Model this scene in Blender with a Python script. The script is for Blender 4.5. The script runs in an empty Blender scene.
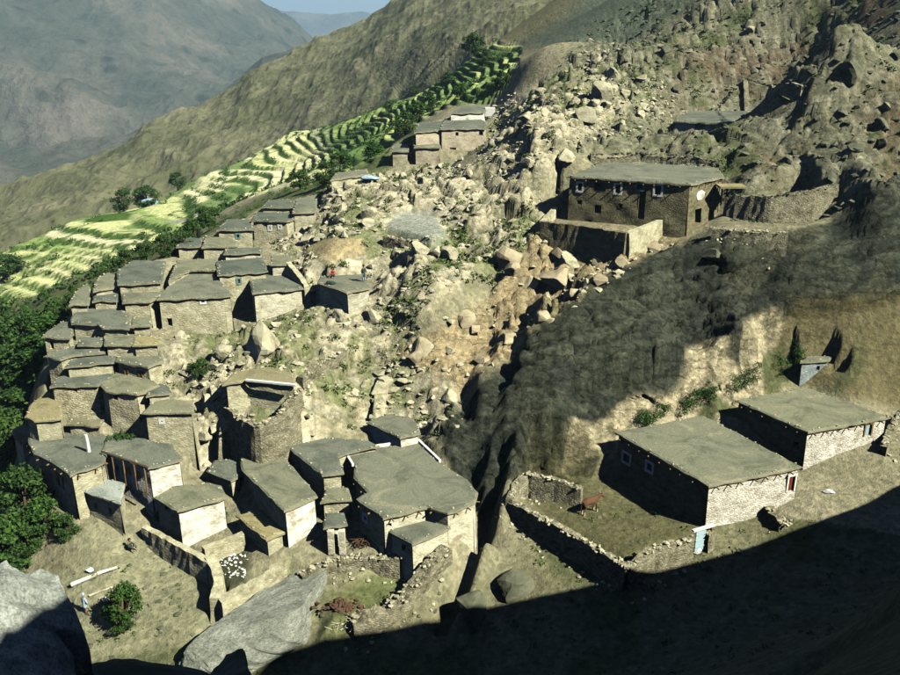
import bpy, bmesh, math, random
import numpy as np
from mathutils import Vector, Matrix

random.seed(7)
rng = np.random.default_rng(7)
C = bpy.context.scene.collection
R = math.radians

# ------------------------------------------------------------------ camera
F = 870.0; HZ = 18.0
PITCH = math.atan((337.5 - HZ) / F)
cd = bpy.data.cameras.new('camera'); cam = bpy.data.objects.new('camera', cd); C.objects.link(cam)
cam.location = (0, 0, 0); cam.rotation_euler = (R(90) - PITCH, 0, 0)
cd.sensor_width = 36; cd.lens = 36 * F / 900; cd.clip_start = 0.1; cd.clip_end = 60000
bpy.context.scene.camera = cam

# ------------------------------------------------------------------ light
SUN_EL = 43.0; SUN_AZ = 32.0           # azimuth: degrees behind the camera from due right
se, sa = R(SUN_EL), R(SUN_AZ)
SUN = np.array([math.cos(se) * math.cos(sa), -math.cos(se) * math.sin(sa), math.sin(se)])
ld = bpy.data.lights.new('sun', 'SUN'); ld.energy = 5.0; ld.angle = R(0.5); ld.color = (1.0, 0.985, 0.83)
sun = bpy.data.objects.new('sun', ld); C.objects.link(sun)
sun.rotation_euler = Vector(SUN).to_track_quat('Z', 'Y').to_euler()
w = bpy.data.worlds.new('World'); bpy.context.scene.world = w; w.use_nodes = True
wn = w.node_tree; sky = wn.nodes.new('ShaderNodeTexSky'); sky.sky_type = 'NISHITA'; sky.sun_disc = False
sky.sun_elevation = se; sky.sun_rotation = R(90 + SUN_AZ); sky.altitude = 2000; sky.dust_density = 0.1; sky.ozone_density = 1.6; sky.air_density = 0.65
bg = wn.nodes['Background']; bg.inputs['Strength'].default_value = 0.05
wn.links.new(sky.outputs[0], bg.inputs[0])
vs = bpy.context.scene.view_settings
vs.view_transform = 'Standard'; vs.look = 'None'; vs.exposure = 1.08; vs.gamma = 1.0
cy = bpy.context.scene.cycles
cy.max_bounces = 5; cy.volume_bounces = 0; cy.diffuse_bounces = 0

# ------------------------------------------------------------------ picture rays -> places
cp, sp = math.cos(PITCH), math.sin(PITCH)
def ray(px, py):
    x = (px - 450) / F; y = -(py - 337.5) / F
    return np.array([x, cp + sp * y, -sp + cp * y])
def P(px, py, z):
    d = ray(px, py); return d * (z / d[2])
def D(px, py, r):
    d = ray(px, py); return d * (r / math.hypot(d[0], d[1]))
def project(x, y, z):
    yy = y * cp - z * sp; zz = y * sp + z * cp
    yy = np.maximum(yy, 1e-3)
    return 450 + F * x / yy, 337.5 - F * zz / yy

# ------------------------------------------------------------------ numpy noise
def _h(ix, iy, s):
    n = (ix.astype(np.int64) * 374761393 + iy.astype(np.int64) * 668265263 + s * 974634777) & 0xffffffff
    n = ((n ^ (n >> 13)) * 1274126177) & 0xffffffff
    n = (n ^ (n >> 16)) & 0xffffffff
    return n / 4294967295.0
def vnoise(x, y, s=0):
    x0 = np.floor(x); y0 = np.floor(y); fx = x - x0; fy = y - y0
    fx = fx * fx * (3 - 2 * fx); fy = fy * fy * (3 - 2 * fy)
    a = _h(x0, y0, s); b = _h(x0 + 1, y0, s); c = _h(x0, y0 + 1, s); d = _h(x0 + 1, y0 + 1, s)
    return (a + (b - a) * fx) * (1 - fy) + (c + (d - c) * fx) * fy
def fbm(x, y, s=0, o=4):
    v = 0; a = 0.5; t = 0
    for i in range(o):
        v = v + a * vnoise(x * 2 ** i + 17.3 * i, y * 2 ** i - 9.1 * i, s + i); t += a; a *= 0.5
    return v / t - 0.5
def ridged(x, y, s=0, o=4):
    v = 0; a = 0.5; t = 0
    for i in range(o):
        v = v + a * (1 - np.abs(2 * vnoise(x * 2 ** i + 3.3 * i, y * 2 ** i + 7.7 * i, s + i) - 1)); t += a; a *= 0.5
    return v / t
def cells(x, y, s=0):
    """blocky rock: height of the block, distance to the joint"""
    x0 = np.floor(x); y0 = np.floor(y)
    f1 = np.full(x.shape, 9.0); f2 = np.full(x.shape, 9.0); hh = np.zeros(x.shape)
    for i in (-1, 0, 1):
        for j in (-1, 0, 1):
            cx = x0 + i; cy_ = y0 + j
            dx = cx + 0.1 + 0.8 * _h(cx, cy_, s) - x; dy = cy_ + 0.1 + 0.8 * _h(cx, cy_, s + 1) - y
            d = np.sqrt(dx * dx + dy * dy)
            h = _h(cx, cy_, s + 2) + (_h(cx, cy_, s + 3) - 0.5) * 1.3 * dx + (_h(cx, cy_, s + 4) - 0.5) * 1.3 * dy
            m = d < f1
            f2 = np.where(m, f1, np.minimum(f2, d)); hh = np.where(m, h, hh); f1 = np.where(m, d, f1)
    return hh, f2 - f1
def sstep(a, b, x):
    t = np.clip((x - a) / (b - a), 0, 1); return t * t * (3 - 2 * t)
def in_poly(px, py, poly):
    ins = np.zeros(np.shape(px), bool); n = len(poly)
    for i in range(n):
        x1, y1 = poly[i][:2]; x2, y2 = poly[(i + 1) % n][:2]
        if y1 == y2: continue
        c = ((y1 > py) != (y2 > py)) & (px < (x2 - x1) * (py - y1) / (y2 - y1) + x1)
        ins ^= c
    return ins
def seg_dist(px, py, poly, closed=True):
    dm = np.full(np.shape(px), 1e9); n = len(poly)
    for i in range(n if closed else n - 1):
        x1, y1 = poly[i][:2]; x2, y2 = poly[(i + 1) % n][:2]
        vx, vy = x2 - x1, y2 - y1; L = vx * vx + vy * vy + 1e-9
        t = np.clip(((px - x1) * vx + (py - y1) * vy) / L, 0, 1)
        dm = np.minimum(dm, np.hypot(px - x1 - t * vx, py - y1 - t * vy))
    return dm
def soft(px, py, poly, w=6):
    d = seg_dist(px, py, poly); s = np.where(in_poly(px, py, poly), d, -d)
    return sstep(-w, w, s)

# ------------------------------------------------------------------ houses: roof outline, roof level, wall height
HS = []
def H(label, roof, z, h, ops=(), wall='tan', top='roof', rear=None, over=0.22, cat='house', name='mud_house', group='flat roofed village houses', ctl=True, beams=0, side=None):
    HS.append(dict(label=label, roof=roof, z=z, h=h, ops=ops, wall=wall, top=top, rear=rear, over=over, cat=cat, name=name, group=group, ctl=ctl, beams=beams, side=side))
# --- stepped west cluster, from the drum-porch house up
H('low dust-coloured hut with a small dark window, beside the trees below the cluster', [(10,430),(24,424),(32,428),(36,440),(20,444)], -32.6, 2.6, [(14,449,5,8,'hole')])
H('large house with broad kinked grey roof carrying a white chimney post', [(28,440),(34,454),(52,462),(70,475),(103,463),(109,449),(107,434),(66,429),(30,431)], -31.6, 3.4, [(60,480,7,14,'blue'),(43,474,4,7,'hole'),(100,468,7,9,'wood')], beams=1)
H('house with open porch of yellow hangings and bright whitewashed end wall', [(101,451),(148,468),(183,459),(172,444),(130,436),(108,434)], -31.45, 2.9, [(117,470,5,12,'hole'),(129,471,5,11,'yellow'),(139,475,5,10,'yellow'),(124,470,3,9,'hole')], wall='white')
H('low annexe with pale bluish terrace roof and two slit windows', [(73,488),(121,504),(125,482),(106,478)], -33.4, 2.7, [(96,506,3,7,'hole'),(111,511,3,8,'hole')], top='pale')
H('small square house with little white window standing alone beside rubble', [(142,413),(194,412),(193,400),(166,399),(151,402)], -29.0, 2.1, [(162,421,4,4,'white')])
H('low tan-roofed hut at the cluster edge with a hole in its roof', [(24,417),(34,421),(63,418),(62,395),(47,392),(31,403)], -29.7, 1.3, top='tanroof')
H('house with tall square stone front wall lit by the sun', [(49,386),(98,385),(113,378),(113,366),(68,367),(55,379)], -28.3, 3.0, [(76,391,3,3,'hole')], wall='stone')
H('house with sagging grey roof joined to the tall square stone front', [(99,384),(105,391),(137,394),(160,385),(153,380),(117,372),(110,376)], -28.35, 2.8, [(116,398,4,5,'hole'),(150,405,4,6,'hole')])
H('long low house below the double-window house, plain wall', [(64,367),(114,362),(117,353),(75,355)], -27.2, 1.4)
H('house with two brown shuttered windows under a bowed eave', [(115,361),(148,367),(164,361),(160,352),(117,351)], -27.15, 1.9, [(127,372,3,7,'wood'),(141,374,3,6,'wood')])
H('flat hut whose roof tapers toward the trees, third terrace', [(43,356),(60,359),(82,354),(105,352),(105,341),(80,343)], -26.8, 1.3)
H('narrow house front squeezed between rubble and hut roofs', [(104,345),(145,345),(144,334),(104,334)], -26.1, 1.5)
H('outermost grey roof above the trees with dark doorway', [(41,337),(70,338),(74,333),(73,322),(62,321),(47,331)], -25.9, 2.0, [(52,345,4,9,'hole')])
H('wide slab-roofed house stepping down in two wall faces', [(71,323),(98,324),(102,328),(129,329),(129,315),(121,305),(77,306),(71,317)], -25.3, 1.5)
H('small house with grey roof on the outer edge beside the orchard', [(68,305),(89,304),(92,290),(87,283),(75,291)], -24.5, 1.6)
H('pale fronted house behind the outer grey roof', [(93,291),(121,287),(119,275),(107,272),(95,280)], -23.8, 2.0, wall='pale')
H('house with darker square roof and tall wall above the alley', [(122,302),(150,301),(164,294),(163,283),(126,284),(121,294)], -24.3, 2.6)
H('broad long-roofed house at the top of the west cluster', [(117,284),(162,282),(166,261),(133,260),(117,270)], -23.3, 1.3)
H('tiny slab roof wedged between the third-terrace hut and the wide slab house', [(77,345),(103,344),(103,337),(80,337)], -26.3, .9)
H('small roof in the gap east of the wide slab-roofed house', [(131,326),(152,325),(152,317),(132,317)], -25.2, 1.3)
H('low tan roof tucked below the big tan two-storey house wall', [(132,345),(160,344),(158,336),(134,336)], -26.0, 1.1, top='tanroof')
H('lone low roof between the pale front and the outer grey roof', [(92,301),(118,300),(118,293),(94,294)], -24.4, 1.1)
H('narrow roof below the tall square stone front', [(66,424),(100,426),(104,419),(70,417)], -30.6, .9, top='tanroof')
H('small flat roof east of the sagging grey roof', [(146,396),(172,392),(168,385),(160,383),(148,388)], -28.5, 1.1)
# --- upper cluster
H('big tan two-storey house with arched niche and white window', [(156,299),(224,296),(233,295),(226,286),(210,271),(188,270),(165,288)], -24.1, 3.7, [(203,301,5,5,'white'),(170,322,5,9,'hole'),(231,301,5,12,'hole'),(163,334,3,6,'hole')])
H('bright cream-fronted house with black shaded side wall', [(252,293),(304,288),(292,270),(247,272)], -24.2, 2.9, [], wall='cream')
H('house with greenish window tucked behind the cream front', [(217,275),(268,271),(264,257),(216,261)], -23.4, 2.4, [(239,281,4,6,'green')])
H('low slab-roofed house behind the tan two-storey one', [(168,282),(190,270),(216,270),(218,258),(176,260)], -23.6, 0.9)
H('small ochre hut at the head of the curved retaining wall', [(270,265),(289,264),(293,256),(271,255)], -23.0, 0.9, wall='cream')
H('hut with slim chimney behind its roof, edge of the fields', [(176,247),(200,246),(205,238),(180,237)], -22.7, 1.4)
H('house with upturned roof corner between chimney hut and plain hut', [(201,247),(236,246),(239,243),(232,238),(205,236)], -22.5, 1.5)
H('thin-roofed shed in front of the light-window house', [(223,254),(262,252),(263,247),(225,248)], -22.8, 1.0, wall='cream')
H('house with one pale blue window facing the fields side', [(216,230),(254,229),(251,219),(227,219)], -21.6, 2.0, [(238,236,4,5,'green')])
H('house with two small white windows above stony scree', [(251,220),(287,221),(301,217),(293,213),(256,212)], -21.2, 2.5, [(270,228,3,5,'white'),(280,227,3,4,'white')])
H('farther low house with narrow roof behind the two-white-window house', [(261,207),(297,207),(291,199),(268,200)], -20.7, 0.9)
H('house with dark recess at the top end of the row', [(292,213),(316,212),(318,194),(296,199)], -20.5, 1.0)
H('little house on whose roof edge two villagers rest', [(317,283),(347,293),(371,287),(364,274),(320,276)], -23.5, 1.7, wall='pale')
H('low stone pen roof beside the blue tarpaulin', [(330,180),(369,174),(367,169),(335,173)], -18.0, 1.5)
H('narrow tan tower house at the foot of the pink houses', [(391,151),(409,151),(408,144),(393,144)], -16.5, 2.2)
H('house with warm earth wall below the pink house', [(414,147),(441,147),(438,139),(412,139)], -16.0, 2.3, wall='pink')
H('small flat house joined to the pink house', [(414,132),(443,130),(443,121),(418,123)], -14.2, 1.8, wall='pink')
H('pinkish house with tiny window high on the spur', [(440,129),(486,128),(487,122),(472,116),(452,116),(443,121)], -14.0, 2.8, [(457,134,3,4,'hole'),(453,149,6,3,'hole'),(481,132,4,7,'hole')], wall='pink')
H('topmost house of the spur with a white end block', [(449,113),(484,112),(490,105),(462,106)], -12.9, 1.2, wall='white')
# --- south-west cluster
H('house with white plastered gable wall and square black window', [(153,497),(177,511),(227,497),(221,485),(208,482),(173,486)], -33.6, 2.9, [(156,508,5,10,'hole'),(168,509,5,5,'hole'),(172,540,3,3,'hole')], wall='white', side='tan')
H('low shed with sloping olive mud roof in the shade', [(235,515),(266,540),(286,532),(261,509)], -35.0, 1.2, top='tanroof')
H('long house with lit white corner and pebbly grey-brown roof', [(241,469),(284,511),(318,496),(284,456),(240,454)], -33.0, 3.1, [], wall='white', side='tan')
H('low ramshackle roof between two longer houses', [(206,471),(231,481),(242,474),(240,458),(214,460)], -33.6, 1.4)
H('house with forked roof above the dark alley', [(287,447),(322,475),(344,472),(338,457),(352,452),(380,446),(368,440),(325,437)], -32.5, 2.8)
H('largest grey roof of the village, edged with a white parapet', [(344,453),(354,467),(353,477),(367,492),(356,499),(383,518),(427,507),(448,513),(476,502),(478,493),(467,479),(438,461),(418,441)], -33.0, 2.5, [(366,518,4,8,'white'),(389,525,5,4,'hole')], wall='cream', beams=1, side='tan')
H('lean-to with pointed roof below the white-edged roof', [(387,530),(412,544),(451,528),(448,513),(428,509)], -34.25, 1.5, [(404,548,4,9,'hole')], wall='cream')
H('small hut roof behind the white-edged roof with lit end wall', [(366,422),(400,438),(421,433),(418,423),(408,416),(387,414)], -32.0, 1.2, wall='white')
H('tiny roof with green door beside the dark alley', [(320,502),(352,500),(348,487),(327,487)], -33.85, 1.6, [(336,480,3,3,'green')])
H('porch hut with two whitewashed pillars and red-brown brushwood', [(323,528),(348,524),(344,512),(325,512)], -34.4, 1.9, [(352,537,5,12,'hole')], wall='white')
H('shed with long pale plank along its roof inside the round yard wall', [(222,384),(248,380),(296,384),(295,373),(268,366),(233,372)], -27.3, 1.0, top='tanroof')
# --- east
H('stone farmhouse with red door and long dark side wall', [(615,432),(709,486),(803,467),(704,415)], -32.0, [3.2,3.5,2.3,3.0], [(791,483,8,19,'red'),(627,458,8,12,'white'),(650,467,7,11,'white')], wall='whitestone', rear=1.0, name='stone_house', beams=1, side='brown')  # brown side: shade painted into the wall face turned from the sun
H('stone farmhouse with pale blue door half open', [(735,400),(808,432),(891,417),(805,387)], -31.0, [3.2,3.7,2.1,3.0], [(868,429,7,15,'blue'),(796,445,6,8,'hole')], wall='whitestone', rear=1.0, name='stone_house', beams=1, side='brown')  # side colour darkened likewise, shade put into the unlit face
H('large two-storey mud-brick house overlooking the rocks', [(567,176),(650,181.5),(691,184),(725,177),(718,168),(647,163),(602,163)], -15.0, [4.0,4.9,5.2,4.8,4,4,4], [(580,187,6,10,'white'),(600,187,12,9,'hole'),(618,189,7,11,'white'),(640,186,7,9,'green'),(658,190,8,12,'white'),(580,202,5,5,'hole'),(598,209,7,9,'hole'),(621,206,4,5,'hole'),(653,208,4,7,'hole'),(642,205,7,30,'hole'),(697,216,6,16,'hole'),(700,195,8,11,'limepatch'),(590,221,4,4,'hole')], wall='brown', rear=.35, name='two_storey_house', beams=1)
H('low hut with whitewashed end on the upper slope', [(673,121),(727,123),(753,115),(747,111),(687,111)], -11.8, 2.1, [(700,127,10,5,'hole')], wall='whitebrown', name='hillside_hut')
H('tiny bluish-white block hut below the brown slope', [(800,362),(830,360),(832,356),(806,356)], -29.3, 1.6, [(818,368,3,5,'hole')], wall='bluewhite', rear=.6, name='stone_shed', cat='shed')

# ------------------------------------------------------------------ stone walls: crest polyline, crest level, height
WS = []
def W(label, pts, z, h, t=0.45, mat='drystone', rub=True):
    WS.append(dict(label=label, pts=pts, z=z, h=h, t=t, mat=mat, rub=rub))
W('long dry-stone wall along the yard of the red-door farmhouse', [(509,499),(545,518),(585,540),(628,566)], [-34.4,-34.5,-34.6,-34.7], 1.6, .55)
W('yard front wall beside the pale blue gate', [(628,566),(652,548),(692,537)], [-34.7,-34.6,-34.6], 1.5, .55)
W('short wall stub between the yard gate and the farmhouse corner', [(706,534),(712,527)], [-34.6,-34.3], 1.4, .5)
W('sunlit rubble wall closing the top of the farmhouse yard', [(509,499),(516,482),(527,473),(556,479),(582,488)], [-34.2,-33.9,-33.7,-33.9,-34.2], 1.2, .5)
W('terrace wall with flat top under the two-storey house', [(542,221),(585,226),(627,233)], [-18.7,-18.7,-18.7], 2.4, .5, 'brown', False)
W('sunlit parapet at the corner under the two-storey house', [(627,233),(664,218)], [-18.7,-18.7], 1.7, .5, 'tan', False)
W('low parapet stub at the far corner of the terrace', [(542,221),(556,207)], [-18.7,-18.6], 1.6, .5, 'tan', False)
W('dry-stone retaining wall below the earth platform', [(712,228),(756,231),(788,232)], [-18.8,-18.8,-18.75], 1.6, .8)
W('rubble wall above the earth platform', [(726,194),(770,196),(812,191),(836,184)], [-16.4,-16.2,-15.8,-15.3], 1.3, .8)
W('long broken wall crossing the upper slope', [(722,78),(745,84),(775,95),(802,98)], None, 0.9, .6)
W('broad path-side wall dropping below the plastered gable house', [(144,526),(165,537),(188,549),(209,561)], [-35.5,-35.7,-35.9,-36.1], 2.3, .45, 'tan', False)
W('curved wall round the pebble-strewn pit', [(209,556),(216,566),(219,580),(215,598)], [-36.0,-36.2,-36.5,-36.9], 1.6, .7, 'tan', False)
W('lit wall along the upper side of the pebble pit', [(203,548),(222,541),(243,533)], [-35.7,-35.7,-35.6], 1.3, .5, 'tan', False)
W('low sunlit wall along the lower side of the pebble pit', [(219,600),(250,585),(283,566)], [-37.0,-36.8,-36.6], 1.1, .9, 'tan', False)
W('tapering rubble bank above the lower garden', [(300,575),(325,562),(360,556),(400,556)], [-36.6,-36.3,-36.2,-36.0], .9, .8)
W('crumbling dry-stone wall around the lower garden', [(352,637),(385,622),(412,600),(432,575),(446,556)], None, 1.0, 1.0)
W('round yard wall with stone face below the plank-roof shed', [(221,384),(226,404),(240,417),(258,425),(279,414),(300,388)], [-28.9,-29.5,-29.7,-29.8,-29.3,-28.2], 1.9, .5)
W('curved retaining wall beside the cream-fronted house', [(288,262),(298,273),(307,286)], [-22.9,-23.4,-24.1], 1.2, .5, 'tan', False)
W('dry-stone wall climbing through the middle scree', [(300,386),(322,372),(345,356)], None, 0.8, .6)
W('broken wall beside the blue-door farmhouse', [(898,420),(890,436),(882,456)], None, 1.1, .5)
W('low rubble line below the red-door farmhouse', [(760,508),(772,519),(783,531)], None, 0.8, .7)
W('low terrace wall above the grey threshing floor', [(384,236),(408,240),(436,241),(449,233)], [-20.6,-20.7,-20.7,-20.4], 0.8, .5)
W('long terrace wall on the slope behind the two-storey house', [(590,160),(640,158),(690,163),(720,166)], None, 0.6, .6)

# ------------------------------------------------------------------ terrain control points
CP = []
def c(px, py, z): CP.append(tuple(P(px, py, z)))
def cr(px, py, r): CP.append(tuple(D(px, py, r)))
def cw(x, y, z): CP.append((x, y, z))
for h in HS:
    hh = h['h'] if isinstance(h['h'], list) else [h['h']] * len(h['roof'])
    pts = [P(a, b, h['z']) for a, b in h['roof']]
    ys = [p[1] for p in pts]; ym = (min(ys) + max(ys)) / 2
    for p, k in zip(pts, hh):
        f = 1.0 if p[1] < ym else (h['rear'] if h['rear'] is not None else 0.75)
        CP.append((p[0], p[1], p[2] - k * f))
for wl in WS:
    for (a, b), z in zip(wl['pts'], wl['z'] or ()):
        q = P(a, b, z); CP.append((q[0], q[1] - 0.4, z - wl['h'])); 
# scree and rocks in the middle
for t in [(340,300,-25.6),(330,345,-27.6),(380,350,-28.2),(330,410,-30.6),(370,400,-30.6),(410,390,-30.4),(300,440,-31.8),(250,350,-27.2),
          (200,350,-28.0),(210,380,-29.3),(205,420,-31.2),(200,450,-32.3),(430,330,-25.6),(400,300,-24.2),(450,270,-22.2),(400,265,-22.2),
          (410,228,-20.6),(440,222,-20.3),(340,250,-21.6),(340,225,-20.4),(360,200,-19.4),(420,190,-18.2),(460,170,-16.8),(500,200,-18.6),(500,240,-20.6),(520,170,-15.6),
          (500,130,-12.9),(540,100,-10.4),(560,140,-12.6),(590,110,-10.4),(600,80,-8.0),(560,60,-5.8),(540,50,-4.6),(640,90,-8.8),(640,130,-12.8),(690,143,-14.5),(735,144,-14.5),(665,130,-13.9),(770,136,-13.8),(640,150,-13.8),
          (530,200,-18.0),(525,255,-21.5),(560,250,-21.6),(600,262,-21.8),(640,255,-21.3),(560,285,-23.6),(520,300,-24.5),(500,330,-26.4),(470,360,-28.4),(430,370,-28.9),(410,252,-21.0),(335,272,-22.9),(300,262,-22.6),
          (445,420,-31.2),(440,450,-32.6),(470,460,-33.2),(480,400,-29.3),(590,213,-18.8),(600,222,-18.9),(650,220,-19.4),
          (455,300,-23.9),(470,215,-19.4),(620,50,-5.0)]: c(*t)
# dark slab
for t in [(520,370,-27.4),(560,330,-24.9),(600,295,-22.9),(650,262,-21.2),(700,243,-20.1),(740,250,-20.2),(500,430,-31.4),(540,410,-29.6),(590,370,-27.6),(640,340,-25.8),
          (700,310,-24.0),(760,300,-23.4),(800,280,-22.8),(850,262,-21.6),(893,225,-18.8),(840,236,-19.95),(620,383,-27.9),(690,350,-26.0),(770,318,-23.9),(560,425,-30.2),(520,455,-32.2)]: c(*t)
for t in [(600,445,-33.6),(640,425,-33.4),(690,396,-32.6),(760,372,-31.2),(545,465,-33.8),(520,475,-34.2),(790,350,-28.6),(780,385,-32.0),(770,395,-32.2)]: c(*t)
# brown slope and right edge
for t in [(850,310,-24.8),(890,330,-26.4),(830,340,-27.4),(860,380,-31.2),(895,392,-31.8),(810,376,-31.2),(860,350,-28.0),(770,205,-17.0),(745,222,-18.6),(800,215,-17.9),(760,170,-14.8),
          (800,140,-12.2),(860,160,-13.0),(860,100,-8.2),(800,60,-5.8),(700,60,-5.6),(760,110,-10.2),(700,150,-13.6),(880,60,-4.6),(850,20,-0.2),(740,20,-0.8),(760,196,-16.6),(832,243,-19.7),(848,226,-18.7),(870,240,-19.5),(810,196,-16.2),(850,190,-15.6),(730,200,-17.4),(660,30,-3.0),(895,10,1.0),(895,130,-9.8)]: c(*t)
# right, yard, lower slope
for t in [(560,505,-35.6),(600,520,-35.8),(650,530,-36.0),(590,500,-35.4),(860,450,-33.4),(890,460,-33.6),(840,480,-34.6),(780,510,-35.4),(730,545,-36.2),(700,565,-36.6),
          (660,575,-37.0),(590,570,-36.9),(540,560,-36.8),(520,520,-36.0),(490,530,-35.9),(480,560,-36.8),(530,610,-37.9),(620,620,-38.0),(700,620,-37.2),(800,580,-35.8),
          (890,520,-34.2),(890,590,-34.4),(460,510,-35.2),(440,640,-38.9),(560,660,-38.6),(700,665,-37.0),(890,665,-33.6),(470,590,-37.8),(420,650,-39.0)]: c(*t)
for t in [(300,610,-38.0),(340,600,-37.7),(400,580,-37.2),(370,650,-39.0),(250,625,-38.3),(200,640,-38.8),(180,600,-38.1),(130,560,-36.9),(100,545,-36.4),(60,560,-37.4),(90,590,-37.8),
          (150,660,-39.4),(60,650,-39.6),(10,600,-39.5),(300,665,-39.4),(240,560,-36.9),(235,585,-37.3),(45,510,-35.6),(20,480,-36.0)]: c(*t)
# valley edge, west
for t in [(10,400,-46),(30,350,-44),(5,330,-49),(60,285,-38),(100,268,-36),(150,252,-34),(185,235,-31),(230,210,-29),(0,460,-44),(0,520,-43),(260,192,-28),(320,178,-24),(365,165,-22)]: c(*t)
cw(-90, 60, -52); cw(-120, 90, -55); cw(-60, 45, -46); cw(-60, 20, -40)
# terraced fields
for t in [(0,310,-54),(0,270,-51.5),(60,285,-51.5),(0,252,-49),(100,245,-47),(100,215,-46.5),(160,230,-45),(200,195,-43),(200,175,-40.5),(250,190,-40),(250,155,-38.5),(300,160,-36),(290,132,-36),
          (340,125,-31.5),(360,145,-28),(400,100,-22.5),(400,125,-20.5),(440,80,-14.5),(440,100,-15),(480,55,-8.0),(480,85,-10.6),(510,70,-7.8),(520,45,-5.6),(60,225,-48)]: c(*t)
# beyond the field rim the ground falls into a side valley
for a, b, r, z in [(0,252,250,-75),(100,205,290,-78),(200,172,320,-72),(290,130,350,-60),(400,88,300,-42),(480,45,260,-18),(560,30,330,-16)]:
    q = D(a, b, r); cw(q[0], q[1], z)
for a, b, r in [(600,-30,230),(680,-50,190),(760,-60,170),(840,-60,160),(930,-60,150),(640,-8,200),(560,10,240)]: cr(a, b, r)
for t in [(300,398,-29.0),(320,400,-29.4),(290,425,-30.8),(268,450,-32.0),(240,447,-31.8)]: c(*t)
cw(-260, 120, -85); cw(-300, 250, -100); cw(-150, 340, -95); cw(0, 340, -60); cw(150, 340, 0); cw(200, 200, 10); cw(120, 180, 8); cw(160, 120, 12); cw(60, 240, -4); cw(110, 250, 6)
# the hill the picture is taken from
for x, y, z in [(0,0,-1.75),(0,8,-9),(-12,8,-9.5),(-30,8,-20),(0,18,-20.5),(-14,18,-21),(-30,20,-29),(0,30,-33.5),(-20,30,-34.5),(15,30,-32),(8,12,-10),(0,-20,14),(-40,-20,-8),(40,-30,24),(-90,-20,-35)]: cw(x, y, z)
# the shoulder of that hill whose shade lies over the lower slope
EDGE = [(900,484,-34.0,None),(830,520,-34.9,None),(760,548,-36.0,None),(690,570,-36.7,None),(620,588,-37.3,None),(540,602,-37.7,None),(460,622,-38.3,None),(370,641,-38.8,None),(280,656,-39.2,None)]
for a, b, z, _ in EDGE:
    q = P(a, b, z); t = 8.0
    while True:
        s = q + SUN * t
        if s[0] > 0.74 * max(s[1], 0.1): break
        t += 1.0
    t += 4; s = q + SUN * t
    cw(*s); k_ = q + SUN * t * .72; cw(k_[0], k_[1], q[2] + .30 * (s[2] - q[2])); k_ = q + SUN * t * .4; cw(k_[0], k_[1], q[2] + .05 * (s[2] - q[2])); cw(*(q + SUN * (t + 12) - np.array([0, 0, 4.0]))); cw(*(q + SUN * (t + 30) - np.array([0, 0, 10.0])))
CP = np.array(CP)
def rbf_fit(pts):
    c2 = 3.0 ** 2; n = len(pts)
    d = pts[:, None, :2] - pts[None, :, :2]; K = -np.sqrt((d ** 2).sum(-1) + c2)
    K[np.diag_indices(n)] += 0.35
    A = np.zeros((n + 3, n + 3)); A[:n, :n] = K; A[:n, n] = 1; A[:n, n + 1:] = pts[:, :2] / 50; A[n, :n] = 1; A[n + 1:, :n] = pts[:, :2].T / 50
    b = np.zeros(n + 3); b[:n] = pts[:, 2]
    return np.linalg.solve(A, b)
COEF = rbf_fit(CP)
def base_z(x, y):
    x = np.asarray(x, float); sh = x.shape; x = x.ravel(); y = np.asarray(y, float).ravel(); out = np.empty(x.size); n = len(CP)
    for i in range(0, x.size, 20000):
        xx = x[i:i + 20000, None]; yy = y[i:i + 20000, None]
        k = -np.sqrt((xx - CP[None, :, 0]) ** 2 + (yy - CP[None, :, 1]) ** 2 + 9.0)
        out[i:i + 20000] = k @ COEF[:n] + COEF[n] + xx[:, 0] / 50 * COEF[n + 1] + yy[:, 0] / 50 * COEF[n + 2]
    return out.reshape(sh)
def axis(lo, a, b, hi, s, g):
    m = list(np.arange(a, b, s)); st = s; v = a; l = []
    while v > lo: st = min(st * g, 1.05); v -= st; l.append(v)
    st = s; v = m[-1]; r_ = []
    while v < hi: st = min(st * g, 1.05); v += st; r_.append(v)
    return np.array(l[::-1] + m + r_)
XS = axis(-260, -47, 52, 200, 0.23, 1.05)
YS = axis(-40, 38, 104, 345, 0.23, 1.035)
GX, GY = np.meshgrid(XS, YS)
# base height is smooth: fit on a coarser lattice, then interpolate
def coarse(ax, s=2): return ax[::s] if (len(ax) - 1) % s == 0 else np.append(ax[::s], ax[-1])
cxs, cys = coarse(XS, 3), coarse(YS, 3)
cgx, cgy = np.meshgrid(cxs, cys)
CZ = base_z(cgx, cgy)
def interp2(xs, ys, Z, x, y):
    i = np.clip(np.searchsorted(xs, x) - 1, 0, len(xs) - 2); j = np.clip(np.searchsorted(ys, y) - 1, 0, len(ys) - 2)
    fx = np.clip((x - xs[i]) / (xs[i + 1] - xs[i]), 0, 1); fy = np.clip((y - ys[j]) / (ys[j + 1] - ys[j]), 0, 1)
    return (Z[j, i] * (1 - fx) + Z[j, i + 1] * fx) * (1 - fy) + (Z[j + 1, i] * (1 - fx) + Z[j + 1, i + 1] * fx) * fy
Z0 = interp2(cxs, cys, CZ, GX, GY)
PX, PY = project(GX, GY, Z0)
RR = np.hypot(GX, GY)
near = RR < 150

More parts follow.
